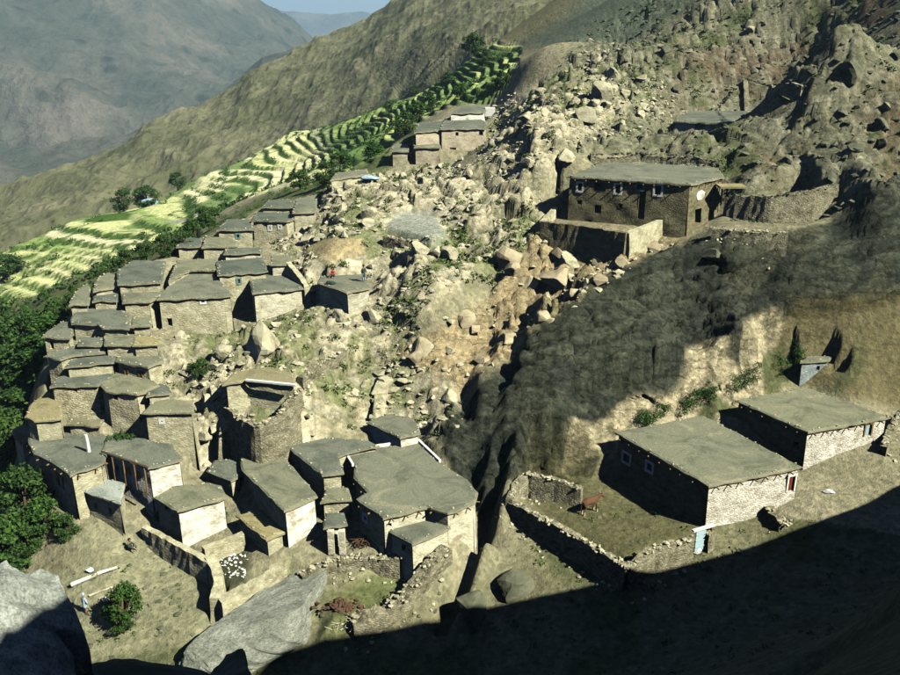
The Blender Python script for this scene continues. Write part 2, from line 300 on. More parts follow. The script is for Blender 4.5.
# zones, as outlines on the ground
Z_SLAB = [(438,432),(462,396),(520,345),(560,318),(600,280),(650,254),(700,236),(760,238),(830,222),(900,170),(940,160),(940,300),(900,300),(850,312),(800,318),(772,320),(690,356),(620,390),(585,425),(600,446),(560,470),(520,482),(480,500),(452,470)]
Z_CLIFF = [(562,428),(620,382),(690,346),(772,309),(794,322),(768,350),(715,380),(650,414),(600,446)]
Z_FOOT = [(600,446),(650,414),(715,380),(768,352),(800,345),(815,372),(760,395),(690,420),(640,432)]
Z_BROWN = [(790,300),(850,296),(940,290),(940,420),(895,410),(840,395),(800,385),(768,366)]
Z_GOLD = [(528,240),(545,226),(625,240),(668,226),(690,238),(620,272),(570,312),(525,342),(470,380),(420,372),(395,350),(430,330),(500,290),(525,262)]
Z_SCREE = [(200,330),(155,345),(150,380),(190,410),(200,470),(250,450),(300,440),(370,415),(430,440),(445,430),(470,385),(400,360),(430,300),(540,240),(535,190),(560,150),(680,110),(640,60),(600,50),(490,110),(480,165),(400,170),(325,190),(310,215),(270,245),(300,270),(320,300),(250,330)]
Z_MIDGREEN = [(380,290),(420,255),(470,190),(530,190),(530,250),(470,300),(420,330),(390,330)]
Z_UPPER = [(560,60),(640,0),(680,-60),(960,-60),(960,190),(830,215),(740,215),(680,150),(560,150),(640,100)]
Z_FIELD = [(-60,262),(30,235),(100,205),(190,172),(290,130),(335,112),(402,84),(480,40),(522,42),(512,85),(490,103),(450,104),(405,128),(388,150),(365,165),(320,182),(262,192),(228,206),(150,246),(100,264),(40,294),(-60,330)]
Z_STRIP = [(185,242),(215,222),(262,196),(330,176),(392,148),(412,128),(420,135),(392,168),(340,186),(305,198),(262,208),(218,232),(200,242)]
Z_GREENF = [(325,112),(402,84),(480,40),(525,42),(512,85),(490,103),(450,108),(412,128),(388,160),(330,188),(305,192),(330,150)]
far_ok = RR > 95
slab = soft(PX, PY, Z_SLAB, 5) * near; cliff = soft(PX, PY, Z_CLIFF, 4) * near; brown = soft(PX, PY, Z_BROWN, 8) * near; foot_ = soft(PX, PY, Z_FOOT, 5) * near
gold = soft(PX, PY, Z_GOLD, 6) * near; scree = soft(PX, PY, Z_SCREE, 10) * near; mgreen = soft(PX, PY, Z_MIDGREEN, 12) * near
upper = soft(PX, PY, Z_UPPER, 12) * (RR > 60); field = soft(PX, PY, Z_FIELD, 4) * far_ok; greenf = soft(PX, PY, Z_GREENF, 8) * field
strip = soft(PX, PY, Z_STRIP, 5) * (RR > 88)
west = sstep(-26, -40, GX + 0.05 * GY) * (RR > 58) * (1 - field)

Z = Z0.copy()
# terraces
step = 1.1
wob = 3.2 * fbm(GX / 40, GY / 40, 31, 2) + 1.9 * fbm(GX / 15, GY / 15, 33, 2)
tq = (Z0 + wob) / step; tf = np.floor(tq); fr = tq - tf
terr = (tf + sstep(0.72, 1.0, fr)) * step - wob
riser = sstep(0.60, 0.66, fr)
Z = Z + (terr - Z0) * field
# blocky rock
A = np.clip(0.06 + 0.9 * scree + 0.2 * slab + 0.3 * cliff + 1.2 * gold + 0.75 * upper + 0.15 * mgreen, 0, 1.5)
A = np.where(near | (upper > .3), A, 0.1) * (1 - field)
ca, sa_ = math.cos(R(38)), math.sin(R(38))
U = GX * ca + GY * sa_; V = -GX * sa_ + GY * ca
T3 = V * .55 + Z0 * 1.15
wx = GX + 1.0 * fbm(GX / 2, GY / 2, 51, 2); wy = GY * .9 + Z0 * .8 + 1.0 * fbm(GX / 2, GY / 2, 52, 2)
b1, e1 = cells(wx / 4.2, wy / 4.2, 60); b2, e2 = cells(wx / 1.9, wy / 1.9, 70); b3, e3 = cells(wx / 0.85, wy / 0.85, 80)
ku = U + 1.5 * fbm(U / 5, T3 / 3, 5, 3); kt = T3 + 1.0 * fbm(U / 4, T3 / 4, 6, 3)
s1, g1 = cells(ku / 7.5, kt / 2.2, 90); s2, g2 = cells(ku / 3.6, kt / 1.0, 100); s3, g3 = cells(ku / .8, kt / .55, 110)
lump = fbm(GX / 9, GY / 9, 41, 4)
rock = (b1 - .5) * 1.5 + (b2 - .5) * .85 + (b3 - .5) * .42 - .55 * (1 - sstep(0, .16, e1)) - .35 * (1 - sstep(0, .16, e2))
rocks = (s1 - .5) * 1.0 + (s2 - .5) * .32 + (s3 - .5) * .10 - .6 * (1 - sstep(0, .08, g1)) - .3 * (1 - sstep(0, .12, g2)) - .14 * (1 - sstep(0, .2, g3))
patchy = 0.45 + 0.75 * sstep(-.12, .14, lump)
_gy, _gx = np.gradient(Z0); _gy = _gy / np.gradient(YS)[:, None]; _gx = _gx / np.gradient(XS)[None, :]
_nl = np.sqrt(1 + _gx ** 2 + _gy ** 2); NX_, NY_, NZ_ = -_gx / _nl, -_gy / _nl, 1 / _nl
def houses_mask():
    m = np.zeros(Z.shape)
    for h in HS:
        pts = [P(a, b, h['z'])[:2] for a, b in h['roof']]
        xs = [p[0] for p in pts]; ys = [p[1] for p in pts]
        i0, i1 = np.searchsorted(XS, [min(xs) - 10, max(xs) + 10]); j0, j1 = np.searchsorted(YS, [min(ys) - 10, max(ys) + 10])
        s = np.s_[j0:j1, i0:i1]; g = seg_dist(GX[s], GY[s], pts); g = np.where(in_poly(GX[s], GY[s], pts), 0, g)
        w_ = 1.3 if h['z'] < -17 else 2.2 if h['z'] < -13 else 9.; m[s] = np.maximum(m[s], 1 - sstep(.3, w_ + .3, g)) 
    return m
HM = houses_mask()
for pl_, z_ in (([(386,226),(432,238),(448,232),(434,214),(398,214)], -19.9), ([(308,248),(330,262),(366,254),(362,240),(330,236)], -21.6)):
    q_ = [P(a, b, z_)[:2] for a, b in pl_]; d_ = seg_dist(GX, GY, q_); d_ = np.where(in_poly(GX, GY, q_), 0, d_); HM = np.maximum(HM, 1 - sstep(.5, 3.0, d_))
A_gen = A * (1 - slab) * (1 - .93 * HM)
Z = Z + rock * A_gen * (0.25 + .75 * patchy) * np.where(scree > .5, .72, .85) + lump * 1.0 * (1 - HM) * (1 - field) * np.clip(.25 + A, 0, 1)
Z = Z + .12 * fbm(GX / 1.2, GY / 1.2, 44, 3) * (1 - HM)
# unseen crag added right of the viewpoint, shaped to shade the near boulder
_m = soft(GX, GY, [(6.3,3.2),(8.6,8.6),(15,14),(19,8),(11,1)], .7); Z = Z * (1 - _m) + np.maximum(Z, 6.2 + 1.3 * (b2 - .5) + 1.6 * fbm(GX / 3, GY / 3, 15, 3)) * _m
_ps = rocks * np.maximum(slab, cliff * .6) * (.9 - .62 * sstep(740, 800, PX)) * near * (1 - HM)
DX_, DY_ = NX_ * _ps, NY_ * _ps; Z = Z + NZ_ * _ps
# gullies, banks, paths
def carve(pts, z, depth, wd):
    global Z
    q = [P(a, b, z if not isinstance(z, list) else z[i])[:2] for i, (a, b) in enumerate(pts)]
    d = seg_dist(GX, GY, q, False); Z = Z - depth * (1 - sstep(0, wd, d))
carve([(503,492),(488,520),(474,548),(458,580),(440,600)], -36.5, 1.5, 1.1)
carve([(517,492),(503,520),(488,548),(472,580),(460,600)], -36.5, -0.8, 1.3)
carve([(462,420),(478,470),(490,500)], -33, 1.6, 1.6)
carve([(190,640),(215,612),(232,600)], -38.2, 1.0, .7)
carve([(540,300),(500,345),(470,372)], -25, 1.0, 1.4)
# flat floors
def flat(poly, z, wd=.8):
    global Z
    q = [P(a, b, z)[:2] for a, b in poly]
    m = soft(GX, GY, q, wd); Z = Z * (1 - m) + (z + .05 * fbm(GX / 1.5, GY / 1.5, 9, 2)) * m
    return m
fl_thresh = flat([(386,226),(432,238),(448,232),(434,214),(398,214)], -20.05, .5)
fl_tan = soft(PX, PY, [(308,248),(330,262),(366,254),(362,240),(330,236)], 3) * near
fl_plat = flat([(714,224),(800,228),(824,222),(800,208),(735,214)], -18.7, .8)
fl_yard = flat([(515,500),(628,560),(700,530),(625,475),(530,478)], -35.75, .8)
fl_terr = flat([(548,220),(625,230),(660,216),(640,205),(560,206)], -19.5, .8)
fl_gard = flat([(322,628),(372,618),(410,590),(430,566),(395,566),(330,596)], -37.6, .8)
fl_gard2 = flat([(250,594),(290,572),(330,590),(300,620)], -37.6, .8)
fl_pit = flat([(219,560),(243,541),(250,565),(245,583),(226,592)], -36.95, .4)

for h in HS:
    pts = [P(a, b, h['z'])[:2] for a, b in h['roof']]; hm = min(h['h']) if isinstance(h['h'], list) else h['h']
    xs = [p[0] for p in pts]; ys = [p[1] for p in pts]
    i0, i1 = np.searchsorted(XS, [min(xs) - 7, max(xs) + 7]); j0, j1 = np.searchsorted(YS, [min(ys) - 7, max(ys) + 7]); s_ = np.s_[j0:j1, i0:i1]
    m1 = soft(GX[s_], GY[s_], pts, .5); dd = seg_dist(GX[s_], GY[s_], pts); ins = in_poly(GX[s_], GY[s_], pts)
    lim = np.where(ins | (dd < .5), h['z'] - .55, 99.)
    frontside = (GY[s_] < np.mean(ys) - .15 * (max(ys) - min(ys))) | (GX[s_] < min(xs) + .5)
    lim = np.where(frontside & (dd < (1.6 if h['z'] < -17 else 4 if h['z'] < -13 else 2.5)) & ~ins, h['z'] - hm * .85 + (.35 if h['z'] < -17 else .02) * dd, lim)
    if h['rear'] is not None and h['rear'] > .9: lim = np.minimum(lim, np.where(dd < 4, h['z'] - hm * .85 + 1.3 * np.maximum(0, dd - .8), 99.))
    Z[s_] = np.minimum(Z[s_], lim)
# colours, per zone (what the ground itself is)
def mix(a, b, m): return a + (np.array(b) - a) * m[..., None]
n1 = fbm(GX / 5, GY / 5, 11, 4); n2 = fbm(GX / 1.1, GY / 1.1, 12, 3); n3 = fbm(GX / 22, GY / 22, 13, 3)
COL = np.zeros(Z.shape + (3,)) + np.array([.24, .225, .15])
COL = mix(COL, [.30, .275, .19], sstep(-.05, .15, n1))
COL = mix(COL, [.33, .30, .215], scree * .8)
stone = _h(np.floor(wx / 1.7 * 1 + .5 * b2), np.floor(wy / 1.7), 3)
COL = mix(COL, [.54, .48, .35], scree * sstep(.42, .8, b2) * .85); COL = mix(COL, [.42, .40, .33], scree * sstep(.5, .8, b3) * .4); COL = mix(COL, [.10, .105, .05], scree * np.maximum(1 - sstep(0, .12, e1), .8 * (1 - sstep(0, .12, e2))) * .8)
COL = mix(COL, [.13, .155, .06], scree * sstep(.0, .13, n1 + .4 * n2) * .75)
COL = mix(COL, [.13, .16, .06], mgreen * sstep(-.10, .10, n1 + .5 * n2) * .8)
COL = mix(COL, [.125, .128, .088], upper * .85)
COL = mix(COL, [.095, .068, .045], upper * sstep(-.02, .12, n3 + .3 * n1) * sstep(640, 720, PX) * .8)
COL = mix(COL, [.085, .105, .045], upper * sstep(.02, .14, n1 - .3 * n2) * .8)
COL = mix(COL, [.26, .245, .19], upper * sstep(.6, .95, b2) * .55)
COL = mix(COL, [.38, .30, .185], gold * .9); COL = mix(COL, [.20, .18, .11], gold * sstep(.0, .15, n1 + .6 * n2) * .7)
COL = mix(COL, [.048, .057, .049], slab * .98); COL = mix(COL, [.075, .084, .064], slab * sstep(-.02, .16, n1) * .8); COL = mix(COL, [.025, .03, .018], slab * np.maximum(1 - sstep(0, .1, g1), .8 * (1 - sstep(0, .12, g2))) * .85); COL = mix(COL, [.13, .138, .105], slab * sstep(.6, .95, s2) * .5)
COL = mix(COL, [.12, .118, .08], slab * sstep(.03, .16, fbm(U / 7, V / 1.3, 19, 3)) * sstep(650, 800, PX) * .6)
COL = mix(COL, [.42, .365, .26], cliff * .97); COL = mix(COL, [.11, .10, .065], cliff * sstep(.0, .14, fbm(GX / .8, GY / 4, 20, 3)) * .6)
COL = mix(COL, [.135, .118, .062], brown * .95); COL = mix(COL, [.075, .085, .04], brown * sstep(-.02, .12, fbm(U / 9, V / 1.6, 27, 4)) * .8)
COL = mix(COL, [.075, .085, .035], foot_ * .9)
low = sstep(36.2, 38.5, -Z0) * (RR < 62) + sstep(480, 560, PX) * sstep(470, 520, PY) * (RR < 62)
low = np.clip(low, 0, 1) * (1 - slab)
COL = mix(COL, [.19, .185, .11], low * .8); COL = mix(COL, [.10, .115, .05], low * sstep(0, .14, n1) * .75)
dusty = soft(PX, PY, [(30,505),(130,525),(205,570),(215,640),(60,670),(40,600),(70,560)], 10) * (RR < 70)
COL = mix(COL, [.235, .23, .15], dusty * .9)
# crops
pid = _h(np.floor(tf), np.floor((GX * .8 + GY * .45 + 12 * fbm(GX / 20, GY / 20, 36, 2)) / 19), 5)
crop = np.zeros(Z.shape + (3,)) + np.array([.60, .59, .34])
crop = mix(crop, [.52, .55, .27], (pid > .55) * 1.0); crop = mix(crop, [.64, .62, .40], (pid < .22) * 1.0); crop = mix(crop, [.24, .33, .11], (pid > .88) * 1.0); crop = mix(crop, [.30, .31, .20], (pid > .95) * 1.0)
crop = crop * (1 + .5 * n2[..., None] + .5 * n1[..., None])
gcrop = np.zeros(Z.shape + (3,)) + np.array([.13, .20, .06]); gcrop = mix(gcrop, [.24, .31, .11], sstep(-.03, .1, n1)); gcrop = mix(gcrop, [.45, .5, .2], (pid < .13) * 1.0)
crop = mix(crop, gcrop, greenf) if False else crop + (gcrop - crop) * greenf[..., None]
pc_, pe_ = cells((GX + 5 * fbm(GX / 20, GY / 20, 36, 2)) / 17, (GY * .8 + 3 * fbm(GX / 15, GY / 15, 37, 2)) / 11 + tf * .37, 38)
riser = np.maximum(riser * sstep(-.2, -.08, fbm(GX / 14, GY / 14, 78, 3)), (1 - sstep(.03, .07, pe_)) * .8)
crop = mix(crop, [.055, .105, .022], riser)
crop = mix(crop, [.12, .20, .06], sstep(.13, .18, fbm(GX / 18, GY / 18, 79, 3)) * .9)
crop = mix(crop, [.27, .27, .22], sstep(2.2, 1.0, seg_dist(PX, PY, [(170,222),(205,210),(260,196),(330,172),(345,160)], False)) * 1.0)
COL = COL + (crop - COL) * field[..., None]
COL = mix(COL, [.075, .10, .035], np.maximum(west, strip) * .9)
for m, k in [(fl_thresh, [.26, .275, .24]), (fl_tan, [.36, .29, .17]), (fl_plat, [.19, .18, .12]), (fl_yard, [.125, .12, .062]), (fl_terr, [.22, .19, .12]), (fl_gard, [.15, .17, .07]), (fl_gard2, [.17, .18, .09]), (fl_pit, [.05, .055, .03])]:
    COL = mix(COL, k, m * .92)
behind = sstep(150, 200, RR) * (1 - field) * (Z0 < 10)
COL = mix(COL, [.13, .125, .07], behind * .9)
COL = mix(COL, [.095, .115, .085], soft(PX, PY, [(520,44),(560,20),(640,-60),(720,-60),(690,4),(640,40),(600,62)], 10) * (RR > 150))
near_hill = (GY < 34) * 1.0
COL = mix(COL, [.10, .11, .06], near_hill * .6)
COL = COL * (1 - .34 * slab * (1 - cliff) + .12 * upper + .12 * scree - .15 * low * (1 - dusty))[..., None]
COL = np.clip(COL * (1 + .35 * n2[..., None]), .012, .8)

ROCKY = np.clip(slab + .75 * gold + .8 * cliff + .42 * scree * (1 - HM) + .40 * upper, 0, 1) * (1 - field)
def gz(x, y): return float(interp2(XS, YS, Z, np.array(x), np.array(y)))
def gza(x, y): return interp2(XS, YS, Z, x, y)
def ground_hit(px, py, r0=8.0, r1=340.0):
    d = ray(px, py); d = d / math.hypot(d[0], d[1])
    rs = np.arange(r0, r1, .25); zz = gza(d[0] * rs, d[1] * rs); k = np.nonzero(d[2] * rs < zz)[0]
    r = rs[k[0]] if len(k) and k[0] > 0 else rs[np.argmin(np.abs(d[2] * rs - zz) + (rs < r0 + 8) * 50)]
    return np.array([d[0] * r, d[1] * r, gz(d[0] * r, d[1] * r)])

# ------------------------------------------------------------------ materials
def nt(name):
    m = bpy.data.materials.new(name); m.use_nodes = True; n = m.node_tree; b = n.nodes['Principled BSDF']
    b.inputs['Specular IOR Level'].default_value = 0.12; b.inputs['Roughness'].default_value = 0.95
    return m, n, b
def add(n, t, **k):
    o = n.nodes.new(t)
    for a, v in k.items():
        if a in o.inputs: o.inputs[a].default_value = v
        else: setattr(o, a, v)
    return o
def ramp(n, fac, stops):
    r = n.nodes.new('ShaderNodeValToRGB'); e = r.color_ramp.elements
    e[0].position, e[0].color = stops[0][0], (*stops[0][1], 1); e[1].position, e[1].color = stops[-1][0], (*stops[-1][1], 1)
    for p_, col in stops[1:-1]:
        q = e.new(p_); q.color = (*col, 1)
    n.links.new(fac, r.inputs[0]); return r
def mul(n, a, b, fac=1.0, mode='MULTIPLY'):
    m = n.nodes.new('ShaderNodeMix'); m.data_type = 'RGBA'; m.blend_type = mode; m.inputs[0].default_value = fac
    n.links.new(a, m.inputs[6]); n.links.new(b, m.inputs[7]); return m.outputs[2]
def bump(n, b, h, s, dist, prev=None):
    u = n.nodes.new('ShaderNodeBump'); u.inputs['Strength'].default_value = s; u.inputs['Distance'].default_value = dist
    n.links.new(h, u.inputs['Height'])
    if prev is not None: n.links.new(prev.outputs[0], u.inputs['Normal'])
    n.links.new(u.outputs[0], b.inputs['Normal']); return u

def m_ground():
    m, n, b = nt('ground_soil_and_rock')
    at = add(n, 'ShaderNodeAttribute', attribute_name='tint')
    tc = add(n, 'ShaderNodeTexCoord')
    a = add(n, 'ShaderNodeTexNoise', Scale=2.2, Detail=6.0, Roughness=.7); v = add(n, 'ShaderNodeTexVoronoi', Scale=2.4); v2 = add(n, 'ShaderNodeTexVoronoi', Scale=.9, feature='DISTANCE_TO_EDGE')
    for q in (a, v, v2): n.links.new(tc.outputs['Object'], q.inputs['Vector'])
    r = ramp(n, a.outputs[0], [(.25, (.55, .56, .5)), (.5, (1, 1, 1)), (.75, (1.45, 1.42, 1.35))])
    r2 = ramp(n, v.outputs['Color'], [(.15, (.72, .74, .7)), (.9, (1.3, 1.26, 1.2))])
    ds = add(n, 'ShaderNodeVectorMath', operation='MULTIPLY_ADD'); ds.inputs[1].default_value = (1.1, 1.1, 1.1); n.links.new(a.outputs['Color'], ds.inputs[0]); n.links.new(tc.outputs['Object'], ds.inputs[2])
    k1 = add(n, 'ShaderNodeTexVoronoi', Scale=.75, feature='DISTANCE_TO_EDGE'); k2 = add(n, 'ShaderNodeTexVoronoi', Scale=2.2, feature='DISTANCE_TO_EDGE'); k3 = add(n, 'ShaderNodeTexVoronoi', Scale=2.2)
    mp = add(n, 'ShaderNodeMapping'); mp.inputs['Rotation'].default_value = (0, 0, -.66); mp.inputs['Scale'].default_value = (.32, 1.3, 1.1); n.links.new(ds.outputs[0], mp.inputs[0])
    for q in (k1, k2, k3): n.links.new(mp.outputs[0], q.inputs['Vector'])
    c1 = ramp(n, k1.outputs[0], [(0, (.42, .43, .38)), (.05, (1, 1, 1))]); c2 = ramp(n, k2.outputs[0], [(0, (.74, .75, .7)), (.1, (1, 1, 1))]); c3 = ramp(n, k3.outputs['Color'], [(.1, (.86, .88, .86)), (.9, (1.32, 1.3, 1.25))])
    x = mul(n, mul(n, at.outputs['Color'], r.outputs[0]), r2.outputs[0], .8); y = mul(n, mul(n, mul(n, x, c1.outputs[0]), c2.outputs[0]), c3.outputs[0])
    mx = n.nodes.new('ShaderNodeMix'); mx.data_type = 'RGBA'; n.links.new(at.outputs['Alpha'], mx.inputs[0]); n.links.new(x, mx.inputs[6]); n.links.new(y, mx.inputs[7])
    n.links.new(mx.outputs[2], b.inputs['Base Color'])
    u = bump(n, b, a.outputs[0], .8, .35); u = bump(n, b, v.outputs['Distance'], .15, .12, u)
    h1 = ramp(n, k1.outputs[0], [(0, (0, 0, 0)), (.12, (1, 1, 1))]); h2 = ramp(n, k2.outputs[0], [(0, (0, 0, 0)), (.2, (1, 1, 1))])
    m1_ = add(n, 'ShaderNodeMath', operation='MULTIPLY'); n.links.new(h1.outputs[0], m1_.inputs[0]); n.links.new(at.outputs['Alpha'], m1_.inputs[1]); m2_ = add(n, 'ShaderNodeMath', operation='MULTIPLY'); n.links.new(h2.outputs[0], m2_.inputs[0]); n.links.new(at.outputs['Alpha'], m2_.inputs[1])
    u = bump(n, b, m1_.outputs[0], .5, .3, u); u = bump(n, b, m2_.outputs[0], .4, .1, u)
    return m
def m_wall(name, c1, c2, dark, sc=1.0, stones=.5):
    m, n, b = nt(name)
    tc = add(n, 'ShaderNodeTexCoord'); mp = add(n, 'ShaderNodeMapping'); mp.inputs['Scale'].default_value = (1, 1, 1.7)
    n.links.new(tc.outputs['Object'], mp.inputs[0])
    a = add(n, 'ShaderNodeTexNoise', Scale=.8 * sc, Detail=8.0, Roughness=.65); v = add(n, 'ShaderNodeTexVoronoi', Scale=3.4 * sc); e = add(n, 'ShaderNodeTexVoronoi', Scale=3.4 * sc, feature='DISTANCE_TO_EDGE')
    f = add(n, 'ShaderNodeTexNoise', Scale=9.0, Detail=4.0)
    for q in (a, v, e, f): n.links.new(mp.outputs[0], q.inputs['Vector'])
    r = ramp(n, a.outputs[0], [(.36, dark), (.48, c1), (.68, c2)])
    rv = ramp(n, v.outputs['Color'], [(.1, (.62, .62, .6)), (.9, (1.25, 1.22, 1.2))])
    re = ramp(n, e.outputs['Distance'], [(0.0, (.45, .44, .4)), (.08, (1, 1, 1))])
    x = mul(n, r.outputs[0], rv.outputs[0], stones); x = mul(n, x, re.outputs[0], stones)
    n.links.new(x, b.inputs['Base Color'])
    u = bump(n, b, a.outputs[0], .5, .15); u = bump(n, b, e.outputs['Distance'], .6 * stones + .1, .12, u); bump(n, b, f.outputs[0], .4, .04, u)
    return m
def m_rock(name, c1, c2, c3):
    m, n, b = nt(name); tc = add(n, 'ShaderNodeTexCoord'); a = add(n, 'ShaderNodeTexNoise', Scale=2.6, Detail=15.0, Roughness=.78, Distortion=.3); f = add(n, 'ShaderNodeTexNoise', Scale=24.0, Detail=10.0, Roughness=.8)
    v = add(n, 'ShaderNodeTexVoronoi', Scale=1.6, feature='DISTANCE_TO_EDGE')
    for q in (a, f): n.links.new(tc.outputs['Object'], q.inputs['Vector'])
    n.links.new(a.outputs['Color'], v.inputs['Vector'])
    r = ramp(n, a.outputs[0], [(.34, c1), (.48, c2), (.64, c3)]); rf = ramp(n, f.outputs[0], [(.38, (.42, .47, .42)), (.5, (1, 1, 1)), (.62, (1.4, 1.4, 1.35))])
    n.links.new(mul(n, r.outputs[0], rf.outputs[0]), b.inputs['Base Color']); u = bump(n, b, a.outputs[0], .9, .25); bump(n, b, f.outputs[0], .8, .05, u); return m
def m_plain(name, c1, c2, sc=2.0, bs=.4, bd=.08, detail=6.0, spec=.12):
    m, n, b = nt(name); b.inputs['Specular IOR Level'].default_value = spec
    tc = add(n, 'ShaderNodeTexCoord'); a = add(n, 'ShaderNodeTexNoise', Scale=sc, Detail=detail, Roughness=.65)
    n.links.new(tc.outputs['Object'], a.inputs['Vector'])
    r = ramp(n, a.outputs[0], [(.3, c1), (.7, c2)]); n.links.new(r.outputs[0], b.inputs['Base Color']); bump(n, b, a.outputs[0], bs, bd)
    return m
def m_roof(name, c1, c2, c3):
    m, n, b = nt(name)
    tc = add(n, 'ShaderNodeTexCoord'); a = add(n, 'ShaderNodeTexNoise', Scale=.35, Detail=9.0, Roughness=.7, Distortion=.8); f = add(n, 'ShaderNodeTexNoise', Scale=6.0, Detail=5.0, Roughness=.7)
    v = add(n, 'ShaderNodeTexVoronoi', Scale=5.0)
    oi = add(n, 'ShaderNodeObjectInfo')
    for q in (a, f, v): n.links.new(tc.outputs['Object'], q.inputs['Vector'])
    r = ramp(n, a.outputs[0], [(.36, tuple(q * .8 for q in c1)), (.44, c1), (.5, c2), (.56, c2), (.62, c3)]); rf = ramp(n, f.outputs[0], [(.3, (.75, .77, .75)), (.5, (1, 1, 1)), (.7, (1.22, 1.2, 1.17))])
    ro = ramp(n, oi.outputs['Random'], [(0, (.72, .78, .78)), (.5, (1, 1, .98)), (1, (1.32, 1.24, 1.02))])
    rv = ramp(n, v.outputs['Distance'], [(.0, (1.5, 1.45, 1.35)), (.09, (1, 1, 1))])
    n.links.new(mul(n, mul(n, mul(n, r.outputs[0], rf.outputs[0]), ro.outputs[0]), rv.outputs[0], .5), b.inputs['Base Color'])
    u = bump(n, b, a.outputs[0], .5, .3); bump(n, b, f.outputs[0], .6, .05, u)
    return m
def m_leaf(name, c1, c2, c3):
    m, n, b = nt(name)
    g = add(n, 'ShaderNodeNewGeometry'); r = ramp(n, g.outputs['Random Per Island'], [(0, c1), (.5, c2), (1, c3)])
    n.links.new(r.outputs[0], b.inputs['Base Color']); b.inputs['Roughness'].default_value = .6
    return m
M = dict(
    ground=m_ground(),
    tan=m_wall('tan_mud_and_stone', (.43, .405, .27), (.54, .51, .37), (.29, .265, .17)),
    stone=m_wall('lit_rubble_stone', (.47, .44, .29), (.58, .54, .38), (.32, .295, .19), 1.1, .9),
    white=m_wall('whitewashed_mud', (.66, .65, .57), (.78, .77, .70), (.40, .36, .26), 1.0, .35),
    cream=m_wall('cream_plaster', (.56, .53, .39), (.66, .63, .49), (.32, .28, .19), 1.0, .4),
    pale=m_wall('pale_stone_mud', (.45, .43, .32), (.55, .53, .41), (.28, .26, .18), 1.0, .6),
    pink=m_wall('pinkish_earth', (.44, .385, .28), (.53, .47, .35), (.31, .26, .18), 1.0, .3),
    brown=m_wall('brown_mud_brick_and_shade_side', (.18, .162, .095), (.24, .218, .135), (.11, .098, .058), 1.2, .6),  # mud brick; also painted shade on the farmhouses' unlit side walls
    whitebrown=m_wall('pale_hut_plaster', (.42, .40, .34), (.52, .50, .44), (.2, .17, .12), 1.0, .4),
    bluewhite=m_wall('bluish_blocks', (.25, .30, .30), (.36, .40, .40), (.18, .2, .2), 1.0, .6),
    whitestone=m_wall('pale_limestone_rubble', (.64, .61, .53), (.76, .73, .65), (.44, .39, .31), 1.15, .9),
    drystone=m_wall('dry_stone', (.24, .225, .155), (.33, .31, .22), (.14, .13, .085), 1.2, 1.0),
    roof=m_roof('grey_mud_roof', (.122, .133, .105), (.156, .165, .130), (.215, .212, .160)),
    rim=m_plain('dry_mud_rim', (.20, .185, .12), (.34, .31, .21), 5, .8, .1),
    tanroof=m_roof('tan_mud_roof', (.19, .175, .105), (.23, .21, .13), (.30, .27, .18)),
    paleroof=m_roof('pale_terrace_roof', (.28, .31, .28), (.34, .37, .34), (.40, .42, .38)),
    wood=m_plain('weathered_wood', (.16, .10, .045), (.27, .17, .08), 3),
    red=m_plain('red_painted_wood', (.13, .022, .012), (.22, .05, .025), 3),
    blue=m_plain('pale_blue_paint', (.32, .46, .52), (.42, .56, .60), 3),
    green=m_plain('faded_green_paint', (.10, .20, .17), (.18, .30, .26), 3),
    yellow=m_plain('yellow_cloth', (.55, .32, .03), (.68, .42, .06), 4),
    whitep=m_plain('white_paint', (.62, .62, .58), (.76, .76, .72), 4),
    dark=m_plain('unlit_glass', (.01, .012, .012), (.02, .022, .02), 2),
    rockmid=m_rock('weathered_grey_slab', (.12, .13, .105), (.22, .23, .19), (.35, .355, .31)),
    rock=m_wall('scree_boulder', (.40, .37, .255), (.54, .50, .365), (.20, .195, .12), .9, .2),
    rockgold=m_wall('ochre_boulder', (.40, .335, .22), (.52, .45, .31), (.22, .18, .11), .35, .15),
    rockdark=m_wall('dark_boulder', (.115, .12, .08), (.17, .17, .12), (.065, .07, .045), .4, .2),
    rockgrey=m_rock('pale_grey_boulder', (.20, .225, .19), (.40, .425, .38), (.62, .64, .59)),
    leaf=m_leaf('orchard_leaves', (.014, .040, .008), (.030, .075, .013), (.07, .135, .026)),
    leafdark=m_leaf('dark_leaves', (.016, .036, .010), (.03, .065, .014), (.06, .11, .022)),
    scrub=m_leaf('dry_scrub', (.035, .06, .014), (.07, .11, .026), (.13, .16, .05)),
    bark=m_plain('bark', (.07, .05, .03), (.13, .10, .06), 4),
    brush=m_plain('red_brown_brushwood', (.075, .042, .026), (.12, .07, .045), 8),
    skin=m_plain('skin', (.25, .14, .08), (.32, .18, .11), 3), hair=m_plain('hair', (.012, .01, .008), (.03, .02, .015), 9),
    cloth_red=m_plain('red_cloth', (.45, .04, .035), (.6, .08, .06), 5), cloth_dark=m_plain('dark_green_cloth', (.02, .04, .035), (.04, .065, .055), 5),
    cloth_blue=m_plain('pale_blue_cloth', (.28, .42, .52), (.38, .52, .62), 5), cow=m_plain('brown_hide', (.09, .045, .026), (.14, .07, .04), 3),
    cowpale=m_plain('pale_hide', (.5, .4, .28), (.6, .5, .36), 3), horn=m_plain('horn', (.3, .27, .2), (.4, .36, .3), 3),
)
TOPS = dict(roof='roof', tanroof='tanroof', pale='paleroof')

